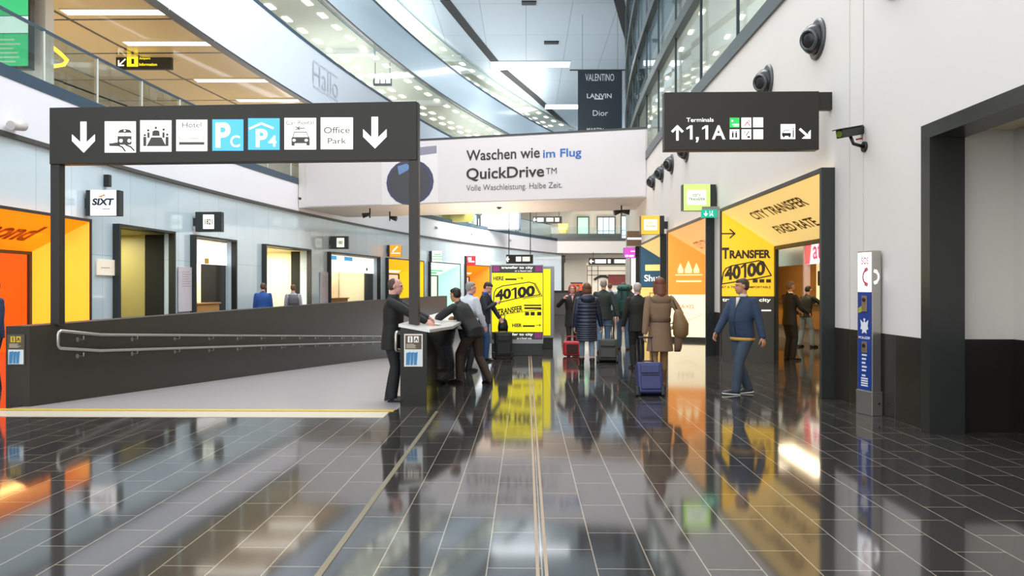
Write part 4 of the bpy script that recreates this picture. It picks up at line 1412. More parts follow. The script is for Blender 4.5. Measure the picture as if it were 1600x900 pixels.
for k_, (px0, px1, py) in enumerate(((815, 838, 4), (850, 873, 66))):
    D = (20 - EYE) * F / (450 - py)
    a, b = up(px0, py, D), up(px1, py, D)
    t = thing('ceiling_vent', ['black ceiling vent at the upper edge of the photo', 'black ceiling vent between the upper vent and the long light strip'][k_], 'vent', (a.x, a.y, 19.99), 0, 'black vents in the hall ceiling')
    w = (b - a).length
    MB().box(0, w, -.3, .3, -.06, .005).build('frame', M('black_vent', '#1a1d20', .5), t)
    mb = MB()
    for i in range(5): mb.box(.05, w - .05, -.24 + .11 * i, -.18 + .11 * i, -.08, -.06)
    mb.build('slats', M('grey_vent_slat', '#3a3f44', .4), t)

# small downlights of the upper galleries
DL = M('lit_downlight', '#fff6df', .5, emit='#fff3da', es=2.4)
DLB = M('dark_downlight_body', '#7d7f78', .5)
proto = None


def downlight(x, y, z, rz, label, group):
    global proto
    if proto is None:
        proto = MB().box(-.34, .34, -.16, .16, -.05, .012).build('downlight', DL)
        o = proto
    else:
        o = proto.copy(); COL.objects.link(o)
    o.location = (x, y, z); o.rotation_euler = (0, 0, rz)
    return tag(o, label, 'downlight', group)


def slots(fn, z, y0, y1, rows, dy, label, group, sgn=-1, lim=999):
    y = y0; c = 0
    while y < y1 and c < lim:
        rz = math.atan2(1, (fn(y + .5) - fn(y - .5)))
        for (off, sh) in rows:
            x = fn(y + sh) + sgn * off
            downlight(x, y + sh, z - .01, rz, label, group); c += 1
        y += dy


slots(XU, 15.74, 26, 78, ((1.0, 0), (3.1, .5), (4.0, .9), (6.2, .2)), 1.75, 'small bright downlight in the ceiling of the middle glazed gallery', 'downlights of the middle gallery')
slots(XU, 19.94, 34, 84, ((1.0, 0), (2.4, .5), (3.2, .9)), 1.9, 'small bright downlight in the ceiling of the topmost glazed gallery', 'downlights of the topmost gallery')
DLS = MB().box(-.17, .17, -.07, .07, -.05, .012).build('downlight', DL); COL.objects.unlink(DLS); proto = DLS; first_small = True
slots(XR, 10.62, 11, 60, ((1.2, 0), (2.6, .5), (3.4, .9), (5.2, .2), (6.0, .7)), 1.9, 'small bright downlight behind the glass facade above the white wall', 'downlights behind the glass facade', 1)
# cross beams in the galleries
for y in (33.5, 44, 56):
    struct(MB().box(XU(y) - 7, XU(y) - .5, y - .25, y + .25, 15.45, 15.74).build('gallery_beam', M('white_beam', '#e3e6e6', .4)))
for y in (40, 58.6):
    struct(MB().box(XU(y) - 6, XU(y) - .3, y - .25, y + .25, 19.6, 19.94).build('gallery_beam', _M['white_beam']))

# upright joints of the glass balustrade
for i in range(14):
    y = 17.2 + 2.1 * i
    struct(MB().box(XL(y) - .03, XL(y) + .005, y - .02, y + .02, 6.42, 7.62).build('balustrade_joint', M('pale_joint', '#d9dcd4', .3)))

# faint letters on the white band
y0 = ycurve(488, XU); y1 = ycurve(527, XU)
A = Vector((XU(y0), y0, 0)); B = Vector((XU(y1), y1, 0)); u = (B - A).normalized()
t = thing('wall_lettering', 'thin grey outlined lettering high on the white band', 'lettering', A, math.atan2(u.y, u.x))
k = Ink(); L = (B - A).length
k.text('Hallo', 0, 11.25, L, 12.25, -.015)
k.rect(0, 12.3, L, 12.34); k.rect(0, 11.1, L, 11.14)
k.build('letters', M('thin_silver_print', '#b9bdc4', .4), t, (0, -.02, 0), off=.02)

# ------------------------------------------------------------------ lower gallery, upper edge of the photo
a = up(40, 60, 24.0)
t = thing('partition_block', 'white partition block on the gallery behind the glass balustrade', 'partition', (-15.75, 21.6, 6.25), 0)
MB().box(0, 1.6, 0, .4, 0, 4.05).build('body', M('white_block', '#d9d5cf', .5), t, bevel=.01)
t = thing('gallery_poster', 'green lit poster panel behind the glass balustrade at the upper corner', 'poster', (-15.5, 20.9, 6.25), 0)
MB().box(0, 1.36, 0, .2, 1.6, 4.03).build('frame', FRAME, t, bevel=.01)
k = Ink(); k.rect(.04, 1.68, 1.31, 2.60); k.build('lower_field', M('lit_green_poster', '#37a86f', .4, emit='#37b877', es=.5), t)
k = Ink(); k.rect(.04, 2.62, 1.31, 3.1); k.build('picture_field', M('lit_ice_poster', '#bfe3dc', .4, emit='#cfeee6', es=.4), t)
k = Ink(); k.rect(.04, 3.12, 1.31, 4.0); k.build('upper_field', _M['lit_green_poster'], t)
k = Ink(); k.bars(.4, 1.75, 1.2, 2.5, 6, .4); k.build('small_print', M('pale_mint_print', '#b8e6cf', .5), t, off=.008)

t = thing('neon_loop', 'glowing yellow neon loop on the gallery behind the glass', 'neon sign', (-15.0, 23.8, 6.3))
NEON = M('lit_neon_yellow', '#ffd23a', .4, emit='#ffc928', es=2.2)
P0 = [up(px, py, 24.2) - Vector((-15.0, 23.8, 6.3)) for px, py in ((64, 62), (80, 72), (95, 84), (105, 94), (100, 101), (82, 104), (64, 105))]
MB().tube(P0, .06, 8, True).build('tube', NEON, t, True)
for q in (P0[1], P0[5]):
    MB().cyl(q, (q.x, q.y, 0.02), .02).build('stand', STEEL, t)

t = thing('info_sign', 'small dark hanging sign with a yellow i and white arrow under the beige ceiling', 'sign')
D = 28.0
a, b = up(181, 108, D), up(268, 103, D)
z1 = EYE + (450 - 76) / F * D; z0 = a.z
t.location = (a.x, a.y, z0); d = b - a; t.rotation_euler = (0, 0, math.atan2(d.y, d.x)); W = Vector((d.x, d.y, 0)).length; H = z1 - z0
MB().box(0, W, 0, .15, 0, H).build('panel', DARK, t, bevel=.01)
YS = M('lit_yellow_sign', '#f5df28', .4, emit='#f8e22a', es=.6)
k = Ink(); k.rect(W * .20, H * .12, W * .40, H * .80); p = k.build('symbol_plate', YS, t)
k = Ink(); k.rect(W * .28, H * .25, W * .33, H * .50); k.rect(W * .28, H * .58, W * .33, H * .68); k.build('symbol', BLACK, p, off=.008)
k = Ink(); k.text('Airport', W * .42, H * .44, W * .62, H * .58, .02); k.text('Information', W * .42, H * .16, W * .74, H * .30, .02); k.build('lettering', YS, t)
k = Ink(); k.line([(W * .17, H * .48), (W * .06, H * .2)], .05); k.line([(W * .05, H * .42), (W * .05, H * .18), (W * .14, H * .18)], .05); k.build('arrow', INKW, t)
for x in (.02, W - .04):
    MB().box(x, x + .03, .06, .09, H, 10.3 - z0).build('hanger', FRAME, t)

# little sign seen in the middle gallery
a, b = up(583, 134, 46.5), up(612, 134, 46.5)
t = thing('gallery_sign', 'small dark sign with white squares inside the middle glazed gallery', 'sign', (a.x, a.y, a.z), YAW)
W = (b - a).length; H = 15 / F * 46.5
MB().box(0, W, 0, .12, 0, H).build('panel', DARK, t, bevel=.01)
for x in (.10, .40, .70):
    k = Ink(); k.rect(W * x, H * .25, W * (x + .24), H * .8); k.build('pictogram', INKW, t)
for x in (.1, W - .14): MB().box(x, x + .04, .04, .08, H, 15.73 - a.z).build('hanger', FRAME, t)

# ------------------------------------------------------------------ black hanging banner
D = 50.0
a, b = up(903, 216, D), up(972, 216, D)
t = thing('hanging_banner', 'tall black banner with white fashion names hanging above the bridge', 'banner', (a.x, a.y, 0), math.atan2((b - a).y, (b - a).x) + .0)
W = (b - a).length
z1, z0 = EYE + (450 - 110) / F * D, EYE + (450 - 216) / F * D
MB().box(0, W, 0, .03, z0, z1).build('cloth', M('black_banner_cloth', '#2f3a44', .6), t)
MB().cyl((-.55, 0, z1 + .02), (W + .55, 0, z1 + .02), .05).build('rod', M('banner_rod', '#3c4246', .4), t)
for x in (.3, W - .3): MB().cyl((x, 0, z1 + .02), (x, 0, 20.0), .015).build('wire', M('thin_wire', '#6a7278', .4), t)
u = (b - a).normalized(); P = plane2((a.x, a.y, 0), u, (0, 0, 1)); m = mapper(P, 800, 0, 4.0)
k = Ink()
btext(k, m, 'VALENTINO', 458, 462, 638, 506); btext(k, m, 'LANVIN', 468, 585, 622, 614, .01); k.rect(*m((515, 622))[0], *m((570, 614))[0])
btext(k, m, 'Dior', 505, 690, 600, 724); btext(k, m, 'MARTIN', 468, 800, 572, 822)
k.build('lettering', M('silver_print', '#d8dde0', .4, emit='#d8dde0', es=.15), t, off=.01)

# ------------------------------------------------------------------ yellow display boards on the floor
def display_board(label, x0, x1, y, top, printed):
    t = thing('display_board', label, 'display board', (x0, y, 0))
    W = x1 - x0
    MB().box(0, W, 0, .3, .28, top).build('frame', M('silver_frame', '#97989a', .35, .5), t, bevel=.01)
    MB().box(.03, W - .03, .02, .28, 0, .28).build('plinth', FRAME, t, bevel=.006)
    return t, W


y = 17.55
xa, xb = up(766, 500, y).x, up(849, 500, y).x
t, W = display_board('yellow display board on the floor reading 40100 TRANSFER, man with phone beside it', xa, xb, y, EYE + 36.5 / F * y, True)
P = plane2((xa, y, 0), (1, 0, 0), (0, 0, 1)); m = mapper(P, 755, 400, 5.293)
k = Ink(); k.poly(m((72, 690), (490, 690), (490, 80), (72, 80))); df = k.build('dark_field', M('poster_dark_green', '#3d3f33', .4), t)
k = Ink(); k.poly(m((72, 628), (490, 628), (490, 140), (72, 140))); yf = k.build('yellow_field', YELL, t, off=.008)
k = Ink()
for (x0, y0) in ((80, 84), (430, 84), (426, 634)): k.poly(m((x0, y0 + 46), (x0 + 56, y0 + 46), (x0 + 56, y0), (x0, y0)))
k.build('magenta_squares', M('magenta_print', '#a8418a', .5), df, off=.008)
k = Ink(); btext(k, m, 'transfer to city', 150, 84, 412, 112, .02); btext(k, m, 'at a fixed rate', 262, 116, 402, 130, .0)
btext(k, m, 'transfer to city', 150, 636, 412, 664, .02); btext(k, m, 'at a fixed rate', 280, 672, 400, 688); k.build('lettering', INKW, df, off=.010)
k = Ink()
btext(k, m, 'HERE', 84, 168, 170, 202, .035); k.rect(*m((182, 200))[0], *m((276, 186))[0]); bline(k, m, [(282, 184), (326, 184)], .012); bline(k, m, [(312, 172), (328, 184), (312, 196)], .012)
bline(k, m, [(84, 396), (92, 300), (110, 270), (160, 248), (380, 216), (420, 226), (470, 320), (300, 345)], .022, True)
bline(k, m, [(430, 225), (486, 330), (330, 352)], .016)
q = m((100, 368), (428, 330), (428, 236), (100, 280))
num40100(k, q[0][0], q[0][1], q[1][0], q[3][1], .025, skew=.12)
q = m((118, 490), (326, 448), (326, 412), (118, 440)); k.text('TRANSFER', q[0][0], q[0][1], q[1][0], q[3][1] - .0, .035, skew=.16)
bline(k, m, [(130, 488), (488, 440)], .012)
k.rect(*m((340, 440))[0], *m((480, 424))[0]); k.rect(*m((336, 414))[0], *m((480, 402))[0])
for x in (346, 392, 446): k.rect(*m((x, 492))[0], *m((x + 34, 462))[0])
btext(k, m, 'HIER', 240, 558, 320, 588, .04); k.rect(*m((328, 586))[0], *m((426, 572))[0]); bline(k, m, [(432, 572), (474, 572)], .012); bline(k, m, [(462, 562), (476, 572), (462, 582)], .012)
k.build('lettering', BLACK, yf, off=.010)
y2 = 19.6
xa, xb = up(800, 500, y2).x, up(866, 500, y2).x
t, W = display_board('second display board standing hidden behind the yellow 40100 board, only its lit edge showing', xa, xb, y2, EYE + 34 / F * y2, False)
k = Ink(); k.rect(.04, .35, W - .10, 2.1); k.build('yellow_field', YELL, t)

# ------------------------------------------------------------------ far end
def over_sign(label, px0, px1, py0, py1, D, marks, hang):
    a, b = up(px0, py1, D), up(px1, py1, D)
    t = thing('overhead_sign', label, 'sign', (a.x, a.y, a.z), YAW)
    W, H = (b - a).length, (py1 - py0) / F * D
    MB().box(0, W, 0, .2, 0, H).build('panel', DARK, t, bevel=.01)
    for (x0, x1, mt) in marks:
        k = Ink(); k.rect(W * x0, H * .25, W * x1, H * .78); k.build('pictogram', mt, t, off=.01)
    k = Ink(); k.line([(W * .10, H * .5), (W * .03, H * .5)], H * .16); k.line([(W * .055, H * .75), (W * .025, H * .5), (W * .055, H * .25)], H * .16); k.build('arrow', INKW, t, off=.01)
    for x in (W * .1, W * .9): MB().box(x - .03, x + .03, .07, .13, H, hang - a.z).build('hanger', FRAME, t)
    return t


over_sign('dark overhead direction sign at the far end of the lower passage', 920, 991, 403, 414, 71, ((.14, .38, INKW), (.42, .48, INKW), (.56, .82, IV), (.84, .9, GRN)), 5.0)
over_sign('dark overhead sign just above the yellow display board', 791, 833, 398, 412, 49, ((.36, .55, INKW), (.60, .88, IV)), 8.0)
over_sign('dark sign hanging on the far lower gallery under the bridge', 833, 878, 338, 349, 73.5, ((.14, .36, INKW), (.46, .70, IV), (.76, .9, INKW)), 10.3)

t = thing('shop_window', 'far shop window with thin dark frames and a red-brown board under the overhead sign', 'shop front', (7.0, 83.2, 0))
FRT = M('thin_dark_frame', '#2f2c28', .4)
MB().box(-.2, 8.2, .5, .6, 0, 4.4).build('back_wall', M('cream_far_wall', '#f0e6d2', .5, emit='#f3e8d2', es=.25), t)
for x in (-.2, .3, 1.0, 4.2, 5.0, 6.4): MB().box(x, x + .07, 0, .1, 0, 4.1).build('upright', FRT, t)
for z in (3.0, 3.5, 4.05): MB().box(-.2, 6.5, 0, .1, z, z + .07).build('rail', FRT, t)
MB().box(2.2, 5.4, .05, .3, 1.9, 3.1).build('red_board', M('red_brown_board', '#8a3a34', .5), t)
k = Ink(); k.ring(1.6, 1.6, 1.3, .28, .5, 2.4); k.build('dark_arch', FRT, t, (0, .2, 0), off=.01)
t = thing('far_column', 'dark slim column beside the cream opening at the far end', 'column', (3.6, 76, 0))
MB().box(0, .3, 0, .3, 0, 4.2).build('shaft', FRAME, t, bevel=.01)
MB().box(-.1, .4, -.05, .35, 4.2, 4.9).build('head', FRAME, t, bevel=.01)
t = thing('far_kiosk', 'low orange-red kiosk board at the far end behind the waving woman', 'kiosk', (4.0, 66, 0))
MB().box(0, 1.0, 0, .4, 0, 2.0).build('body', M('orange_red_board', '#d9532c', .5), t, bevel=.02)
MB().box(-.04, 1.04, -.04, .44, 2.0, 2.1).build('cap', FRAME, t)
t = thing('grey_counter', 'grey counter wall behind the waving woman', 'counter', (1.9, 44, 0))
MB().box(-.8, 1.4, 0, .6, 0, 1.35).build('body', M('grey_counter_wall', '#6f6c6e', .4), t, bevel=.01)
MB().box(-.85, 1.45, -.05, .65, 1.35, 1.45).build('top', FRAME, t)

# windows and door on the far gallery
WG = M('lit_window_glass', '#cfe2f2', .3, emit='#dcebfa', es=.45)
for n_, (px0, px1, py0, py1, mt, grid) in enumerate(((903, 919, 340, 369, M('lit_green_door_glass', '#b5f2c8', .3, emit='#b9f5cd', es=.45), 0), (934, 960, 340, 378, WG, 1), (971, 992, 338, 378, WG, 1))):
    D = 83.6
    a, b = up(px0, py1, D), up(px1, py0, D)
    o = MB().box(a.x, b.x, 83.75, 83.95, a.z, b.z).build('window_%d' % (n_ + 3), mt); struct(o)
    fr = MB()
    fr.box(a.x - .1, a.x, 83.6, 83.9, a.z, b.z).box(b.x, b.x + .1, 83.6, 83.9, a.z, b.z).box(a.x - .1, b.x + .1, 83.6, 83.9, b.z, b.z + .1).box(a.x - .1, b.x + .1, 83.6, 83.9, a.z - .1, a.z)
    if grid:
        for q in (.33, .66): fr.box(a.x + (b.x - a.x) * q - .02, a.x + (b.x - a.x) * q + .02, 83.65, 83.74, a.z, b.z)
        for q in (.25, .45): fr.box(a.x, b.x, 83.65, 83.74, a.z + (b.z - a.z) * q - .02, a.z + (b.z - a.z) * q + .02)
    fr.build('window_frame', FRT, o)
# hall objects on the far gallery
a = up(880, 378, 71)
t = thing('yellow_stand', 'small bright yellow stand on the far gallery behind the balustrade', 'stand', (up(880, 370, 73).x, 73, 6.25))
YP2 = M('yellow_stand_paint', '#f0cf2a', .5)
MB().box(-.35, .35, -.2, .2, 0, .75).build('body', YP2, t, bevel=.03)
MB().box(-.42, .42, -.26, .26, .75, 1.05).build('tray', YP2, t, bevel=.03)
MB().box(-.5, .5, -.03, .03, 1.05, 1.7).build('board', M('pale_yellow_board', '#f6e78a', .5), t, bevel=.02)
p = up(778, 350, 62)
t = thing('gallery_parasol', 'pointed grey parasol standing on the lower gallery under the bridge', 'parasol', (p.x, 62, 6.25))
MB().loft([((0, 0, 1.5), (1.15, 0, 0), (0, 1.15, 0)), ((0, 0, 1.9), (.65, 0, 0), (0, .65, 0)), ((0, 0, 2.6), (.15, 0, 0), (0, .15, 0)), ((0, 0, 3.0), (.03, 0, 0), (0, .03, 0))], 10).build('canopy', M('grey_parasol', '#84847c', .6), t)
MB().cyl((0, 0, 0), (0, 0, 1.6), .04).build('pole', FRAME, t)
t = thing('glass_kiosk', 'pale blue glass kiosk on the lower gallery under the bridge', 'kiosk', (up(780, 350, 60).x, 58.5, 6.25))
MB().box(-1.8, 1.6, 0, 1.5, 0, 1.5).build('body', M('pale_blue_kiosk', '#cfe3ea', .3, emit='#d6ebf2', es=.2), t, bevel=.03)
MB().box(1.6, 1.75, -.05, 1.55, 0, 1.9).build('side_post', BLUEST, t)
t = thing('gallery_display', 'dark display with yellow frame on the lower gallery just under the bridge', 'display', (up(727, 345, 52).x - 1, 52, 6.25))
MB().box(-.2, 1.0, 0, .3, .6, 2.2).build('screen', M('teal_dark_screen', '#2b4a55', .4), t, bevel=.02)
MB().box(-.7, 1.5, .3, .4, 0, 2.6).build('frame', M('pale_olive_frame', '#c9c06a', .5), t)

# small fittings on the walls
t = thing('wall_speaker', 'small black upright speaker on the glass wall above the white sign box with blue lettering', 'speaker', (XL(19.6) + .01, 19.6, 4.30))
MB().box(0, .14, -.07, .07, 0, .32).build('body', PLASTB, t, bevel=.01)
MB().box(.14, .145, -.055, .055, .03, .29).build('grille', M('speaker_grille', '#3a3d40', .6), t)
for (px, z, lab) in ((467, 5.55, 'tiny black sensor on the white band where the bridge begins'), (680, 5.65, 'tiny grey sensor on the white band, first one past the sign post'), (736, 5.65, 'tiny grey sensor on the white band, midway between two others'), (796, 5.65, 'tiny grey sensor on the white band, farthest from the sign post')):
    y = ycurve(px, lambda y: XL(y) + .07)
    t = thing('band_sensor', lab, 'sensor', (XL(y) + .07, y, z), 0, 'small sensors on the white band')
    g = PLASTB if px == 467 else M('grey_sensor', '#9a9a9e', .4)
    MB().cyl((0, 0, 0), (.05, 0, 0), .09).build('base', g, t, True)
    MB().sph((.10, -.05, -.03), .08).build('eye', g, t, True)
y = 15.9
t = thing('band_spotlight', 'pale spotlight under the white band at the upper corner of the glass wall', 'spotlight', (XL(y) + .12, y, 5.05))
MB().box(0, .16, -.08, .08, -.02, .10).build('bracket', M('pale_fitting', '#cfcbc8', .4), t, bevel=.01)
MB().cyl((.12, -.18, .04), (.12, .22, .12), .10, .12).build('head', M('pale_fitting', '#cfcbc8', .4), t, True)
# ------------------------------------------------------------------ people
def bake(mb, name, mat, parent, voxel, smooth=3, extra=None):
    me = bpy.data.meshes.new(name)
    me.from_pydata(mb.v, [], mb.f)
    bm = bmesh.new(); bm.from_mesh(me)
    bmesh.ops.recalc_face_normals(bm, faces=bm.faces)
    bm.to_mesh(me); bm.free()
    o = bpy.data.objects.new(name, me)
    COL.objects.link(o)
    r = o.modifiers.new('r', 'REMESH'); r.mode = 'VOXEL'; r.voxel_size = voxel
    if smooth:
        s = o.modifiers.new('s', 'SMOOTH'); s.factor = .5; s.iterations = smooth
    dg = bpy.context.evaluated_depsgraph_get()
    m2 = bpy.data.meshes.new_from_object(o.evaluated_get(dg))
    o.modifiers.clear()
    o.data = m2
    bpy.data.meshes.remove(me)
    m2.name = name
    m2.materials.clear(); m2.materials.append(mat)
    for p in m2.polygons: p.use_smooth = True
    o.parent = parent
    return o


def V(*a): return Vector(a)


def ik(a, b, l1, l2, hint):
    d = b - a
    L = min(d.length, (l1 + l2) * .999)
    d = d.normalized()
    b = a + d * L
    x = (l1 * l1 - l2 * l2 + L * L) / (2 * L)
    h = math.sqrt(max(0, l1 * l1 - x * x))
    hp = hint - d * hint.dot(d)
    hp = hp.normalized() if hp.length > 1e-6 else V(0, 1, 0)
    return a + d * x + hp * h, b


def limb(mb, pts, radii, n=14):
    return mb.tube(pts, radii, n, True)


def interp(a, b, t): return a + (b - a) * t


SKIN = {'fair': M('skin_fair', '#d9a58a', .55), 'tan': M('skin_tan', '#c08a68', .55), 'rosy': M('skin_rosy', '#dca294', .55)}


def hand(mb, w, d, palm, side, H, curl=.5):
    """palm faces direction palm; side: which side the thumb leaves (unit vector)"""
    k = H / 1.75
    d = d.normalized()
    s = side - d * side.dot(d); s.normalize()
    nrm = palm - d * palm.dot(d) - s * palm.dot(s); nrm.normalize()
    mb.loft([(w - d * .01 * k, s * .026 * k, nrm * .02 * k), (w + d * .03 * k, s * .036 * k, nrm * .017 * k), (w + d * .075 * k, s * .042 * k, nrm * .016 * k), (w + d * .095 * k, s * .040 * k, nrm * .012 * k)], 12)
    for i, (off, L) in enumerate(((.030, .070), (.010, .080), (-.010, .074), (-.029, .058))):
        b = w + (d * .088 + s * off) * k
        pts = [b]
        ang = 0
        for j in range(3):
            ang += curl * (.55 + .25 * j)
            b = b + (d * math.cos(ang) + nrm * math.sin(ang) + s * off * .6) * (L * (.42, .32, .26)[j]) * k
            pts.append(b)
        mb.tube(pts, [.0098 * k, .0092 * k, .0085 * k, .0072 * k], 8, True)
    b = w + (d * .028 + s * .030) * k
    c = b + (d * .035 + s * .030 + nrm * .012) * k
    e_ = c + (d * .034 + s * .006 + nrm * .018 * (1 + curl)) * k
    mb.tube([b, c, e_], [.0135 * k, .0115 * k, .009 * k], 8, True)


def person(label, loc, rz, H=1.75, lean=0.0, side=0.0, twist=0.0, hips=(0, 0, 0), head_yaw=0.0, head_pitch=0.0,
           handR=None, handL=None, elbR=(.5, -1, -.2), elbL=(-.5, -1, -.2), footR=(.055, 0, 0), footL=(-.055, 0, 0),
           toeR=(.15, 1, 0), toeL=(-.15, 1, 0), skin='fair', bulk=1.0, belly=0.0,
           top='#303030', top_mat=None, hem=-.06, flare=1.0, quilt=0, legs='#2a2a30', leg_mat=None, leg_w=1.0, boots=None,
           shoes='#1a1a1a', sole='#1a1a1a', hair=('short', '#3a2a1e'), face=True, shirt=None, voxel=.010, curl=.55, collar=True, trim=None, hand_mat=None):
    t = thing('person', label, 'person', loc, rz)
    X = V(1, 0, 0)
    pel = V(hips[0], hips[1], .525 + hips[2]) * H
    tv = V(math.sin(side), math.sin(lean) * math.cos(side), math.cos(lean) * math.cos(side)).normalized()
    sxv = V(math.cos(twist), -math.sin(twist), 0)
    sx = (sxv - tv * sxv.dot(tv)).normalized()
    fw = tv.cross(sx).normalized()
    hx = X
    shc = pel + tv * .285 * H
    nb = pel + tv * .318 * H
    hv = V(math.sin(side) * .4, math.sin(lean * .45), math.cos(lean * .45)).normalized()
    # head frame
    hf = V(-math.sin(head_yaw) * math.cos(head_pitch), math.cos(head_yaw) * math.cos(head_pitch), math.sin(head_pitch))
    hxv = V(math.cos(head_yaw), math.sin(head_yaw), 0)
    hu = hxv.cross(hf).normalized()
    hc = nb + hv * .052 * H + hu * .042 * H + hf * .012 * H
    sh = [shc + sx * .103 * H * s * (.8 + .2 * bulk) + tv * .004 * H for s in (1, -1)]
    hip = [pel + hx * .050 * H * s - V(0, 0, .012 * H) for s in (1, -1)]
    tgt = [handR, handL]
    wr, el = [], []
    for i, s in enumerate((1, -1)):
        g = tgt[i]
        g = sh[i] + V(s * .035, .03, -.315) * H if g is None else V(*g) * H
        hint = V(*(elbR if i == 0 else elbL))
        e_, w_ = ik(sh[i], g, .168 * H, .150 * H, hint)
        el.append(e_); wr.append(w_)
    kn, an, toe = [], [], []
    for i, s in enumerate((1, -1)):
        f = V(*(footR, footL)[i]) * H + V(0, 0, .045 * H)
        td = V(*(toeR, toeL)[i])
        pt = td.normalized()
        k_, a_ = ik(hip[i], f, .238 * H, .236 * H, V(td.x * .4, 1, .15))
        kn.append(k_); an.append(a_); toe.append(pt)
    # --- body
    b = MB()
    r = H
    def ring(p, w, d, q=0.0): return (p + fw * q * r, sx * w * r, fw * d * r)
    b.loft([ring(pel - tv * .035 * H, .07, .05), ring(pel, .088, .060), ring(pel + tv * .09 * H, .076, .054), ring(pel + tv * .19 * H, .086, .056), ring(pel + tv * .25 * H, .080, .048), ring(shc, .058, .040), ring(nb, .033, .033)], 18)
    limb(b, [nb - tv * .02 * H, hc - hu * .03 * H - hf * .012 * H], [.034 * H, .031 * H])
    for i in (0, 1):
        limb(b, [sh[i] - tv * .012 * H, interp(sh[i], el[i], .5), el[i], interp(el[i], wr[i], .35), wr[i]], [.023 * H, .026 * H, .022 * H, .023 * H, .0145 * H])
        limb(b, [hip[i], interp(hip[i], kn[i], .4), kn[i], interp(kn[i], an[i], .3), an[i]], [.048 * H, .045 * H, .030 * H, .032 * H, .020 * H])
        limb(b, [an[i] - V(0, 0, .015 * H), an[i] + toe[i] * .09 * H - V(0, 0, .022 * H)], [.013 * H, .009 * H])
        dh = (wr[i] - el[i]).normalized()
        s = 1 if i == 0 else -1
        inward = -sx * s
        if abs(dh.z) > .6: thumb = V(0, 1, 0); pm = inward
        else: thumb = V(0, 0, 1) * .8 + inward * .6; pm = V(0, 0, -1) * .6 + inward * .8
        hand(b, wr[i], dh, pm, thumb, H, curl)
    hH = .128 * H
    e0 = lambda c, a, q, z, n=18, m=12: b.ell(c, hxv * a * H, hf * q * H, hu * z * H, n, m)
    e0(hc + hu * .012 * H - hf * .004 * H, .0435, .0555, .054)
    e0(hc - hu * .022 * H + hf * .016 * H, .0350, .040, .046)
    e0(hc - hu * .052 * H + hf * .034 * H, .020, .016, .015)
    b.loft([(hc + hu * .012 * H + hf * .050 * H, hxv * .005 * H, hu * .004 * H), (hc - hu * .006 * H + hf * .062 * H, hxv * .008 * H, hu * .006 * H), (hc - hu * .013 * H + hf * .065 * H, hxv * .0105 * H, hu * .006 * H), (hc - hu * .018 * H + hf * .05 * H, hxv * .010 * H, hu * .005 * H)], 10)
    e0(hc + hu * .016 * H + hf * .047 * H, .034, .009, .006)
    e0(hc - hu * .034 * H + hf * .050 * H, .014, .009, .008)
    for s in (1, -1): b.ell(hc + hxv * .043 * s * H - hf * .006 * H, hxv * .006 * H, hf * .011 * H + hxv * .003 * s * H, hu * .018 * H, 10, 6)
    bake(b, 'body', SKIN[skin], t, max(voxel * .62, .0052), 2)
    if face:
        ey = MB()
        for s in (1, -1):
            c = hc + hxv * .0185 * s * H + hf * .0525 * H + hu * .004 * H
            MB().ell(c, hxv * .0050 * H, hf * .003 * H, hu * .0026 * H, 10, 6).build('eye', M('dark_eye', '#2a211c', .2), t, True)
            MB().tube([c + hu * .011 * H - hxv * .010 * H + hf * .001 * H, c + hu * .0135 * H + hf * .004 * H, c + hu * .011 * H + hxv * .010 * H + hf * .001 * H], .0013 * H, 6, True).build('eyebrow', M('dark_brow', '#3a2a20', .7), t, True)
        c = hc - hu * .034 * H + hf * .0575 * H
        MB().ell(c, hxv * .0125 * H, hf * .004 * H, hu * .0032 * H, 12, 6).build('mouth', M('lip_tone', '#a8645a', .5), t, True)
    # --- trousers
    lm = leg_mat or M('trousers_' + legs.strip('#'), legs, .75, noise=.12, nscale=14)
    q = MB()
    q.loft([(pel - V(0, 0, .055 * H), hx * .088 * H * bulk, V(0, .064 * H, 0)), (pel - V(0, 0, .01 * H), hx * .099 * H * bulk, V(0, .070 * H, 0)), (pel + tv * .05 * H, hx * .092 * H * bulk, fw * (.066 + belly * .5) * H)], 18)
    for i in (0, 1):
        lw = leg_w * (.85 + .15 * bulk)
        low = interp(kn[i], an[i], .55 if boots else 1.0)
        limb(q, [hip[i] - V(0, 0, .01 * H), interp(hip[i], kn[i], .45), kn[i], interp(kn[i], an[i], .4), low], [.056 * H * lw, .053 * H * lw, .041 * H * lw, .041 * H * lw, .036 * H * lw])
    bake(q, 'trousers', lm, t, voxel, 3)
    # --- shoes
    smt = M('shoe_' + shoes.strip('#'), shoes, .4)
    for i in (0, 1):
        a, d = an[i], toe[i]
        dxy = V(d.x, d.y, 0).normalized(); sd = V(-dxy.y, dxy.x, 0)
        d = (dxy + V(0, 0, d.z)).normalized(); upv = sd.cross(d) * -1
        if upv.z < 0: upv = -upv
        s_ = MB()
        base = a - upv * .022 * H
        s_.loft([(base - d * .038 * H, sd * .012 * H, upv * .014 * H), (base - d * .028 * H, sd * .024 * H, upv * .022 * H), (base + d * .02 * H, sd * .026 * H, upv * .024 * H), (base + d * .07 * H - upv * .004 * H, sd * .028 * H, upv * .017 * H), (base + d * .108 * H - upv * .008 * H, sd * .021 * H, upv * .011 * H), (base + d * .118 * H - upv * .009 * H, sd * .008 * H, upv * .006 * H)], 14)
        if boots:
            limb(s_, [base, interp(an[i], kn[i], .2), interp(an[i], kn[i], boots)], [.026 * H, .028 * H, .034 * H])
        else:
            limb(s_, [base + upv * .005 * H, a + V(0, 0, .014 * H)], [.025 * H, .024 * H])
        so = bake(s_, 'shoe', smt, t, voxel * .8, 2)
        z_ = base - upv * .024 * H
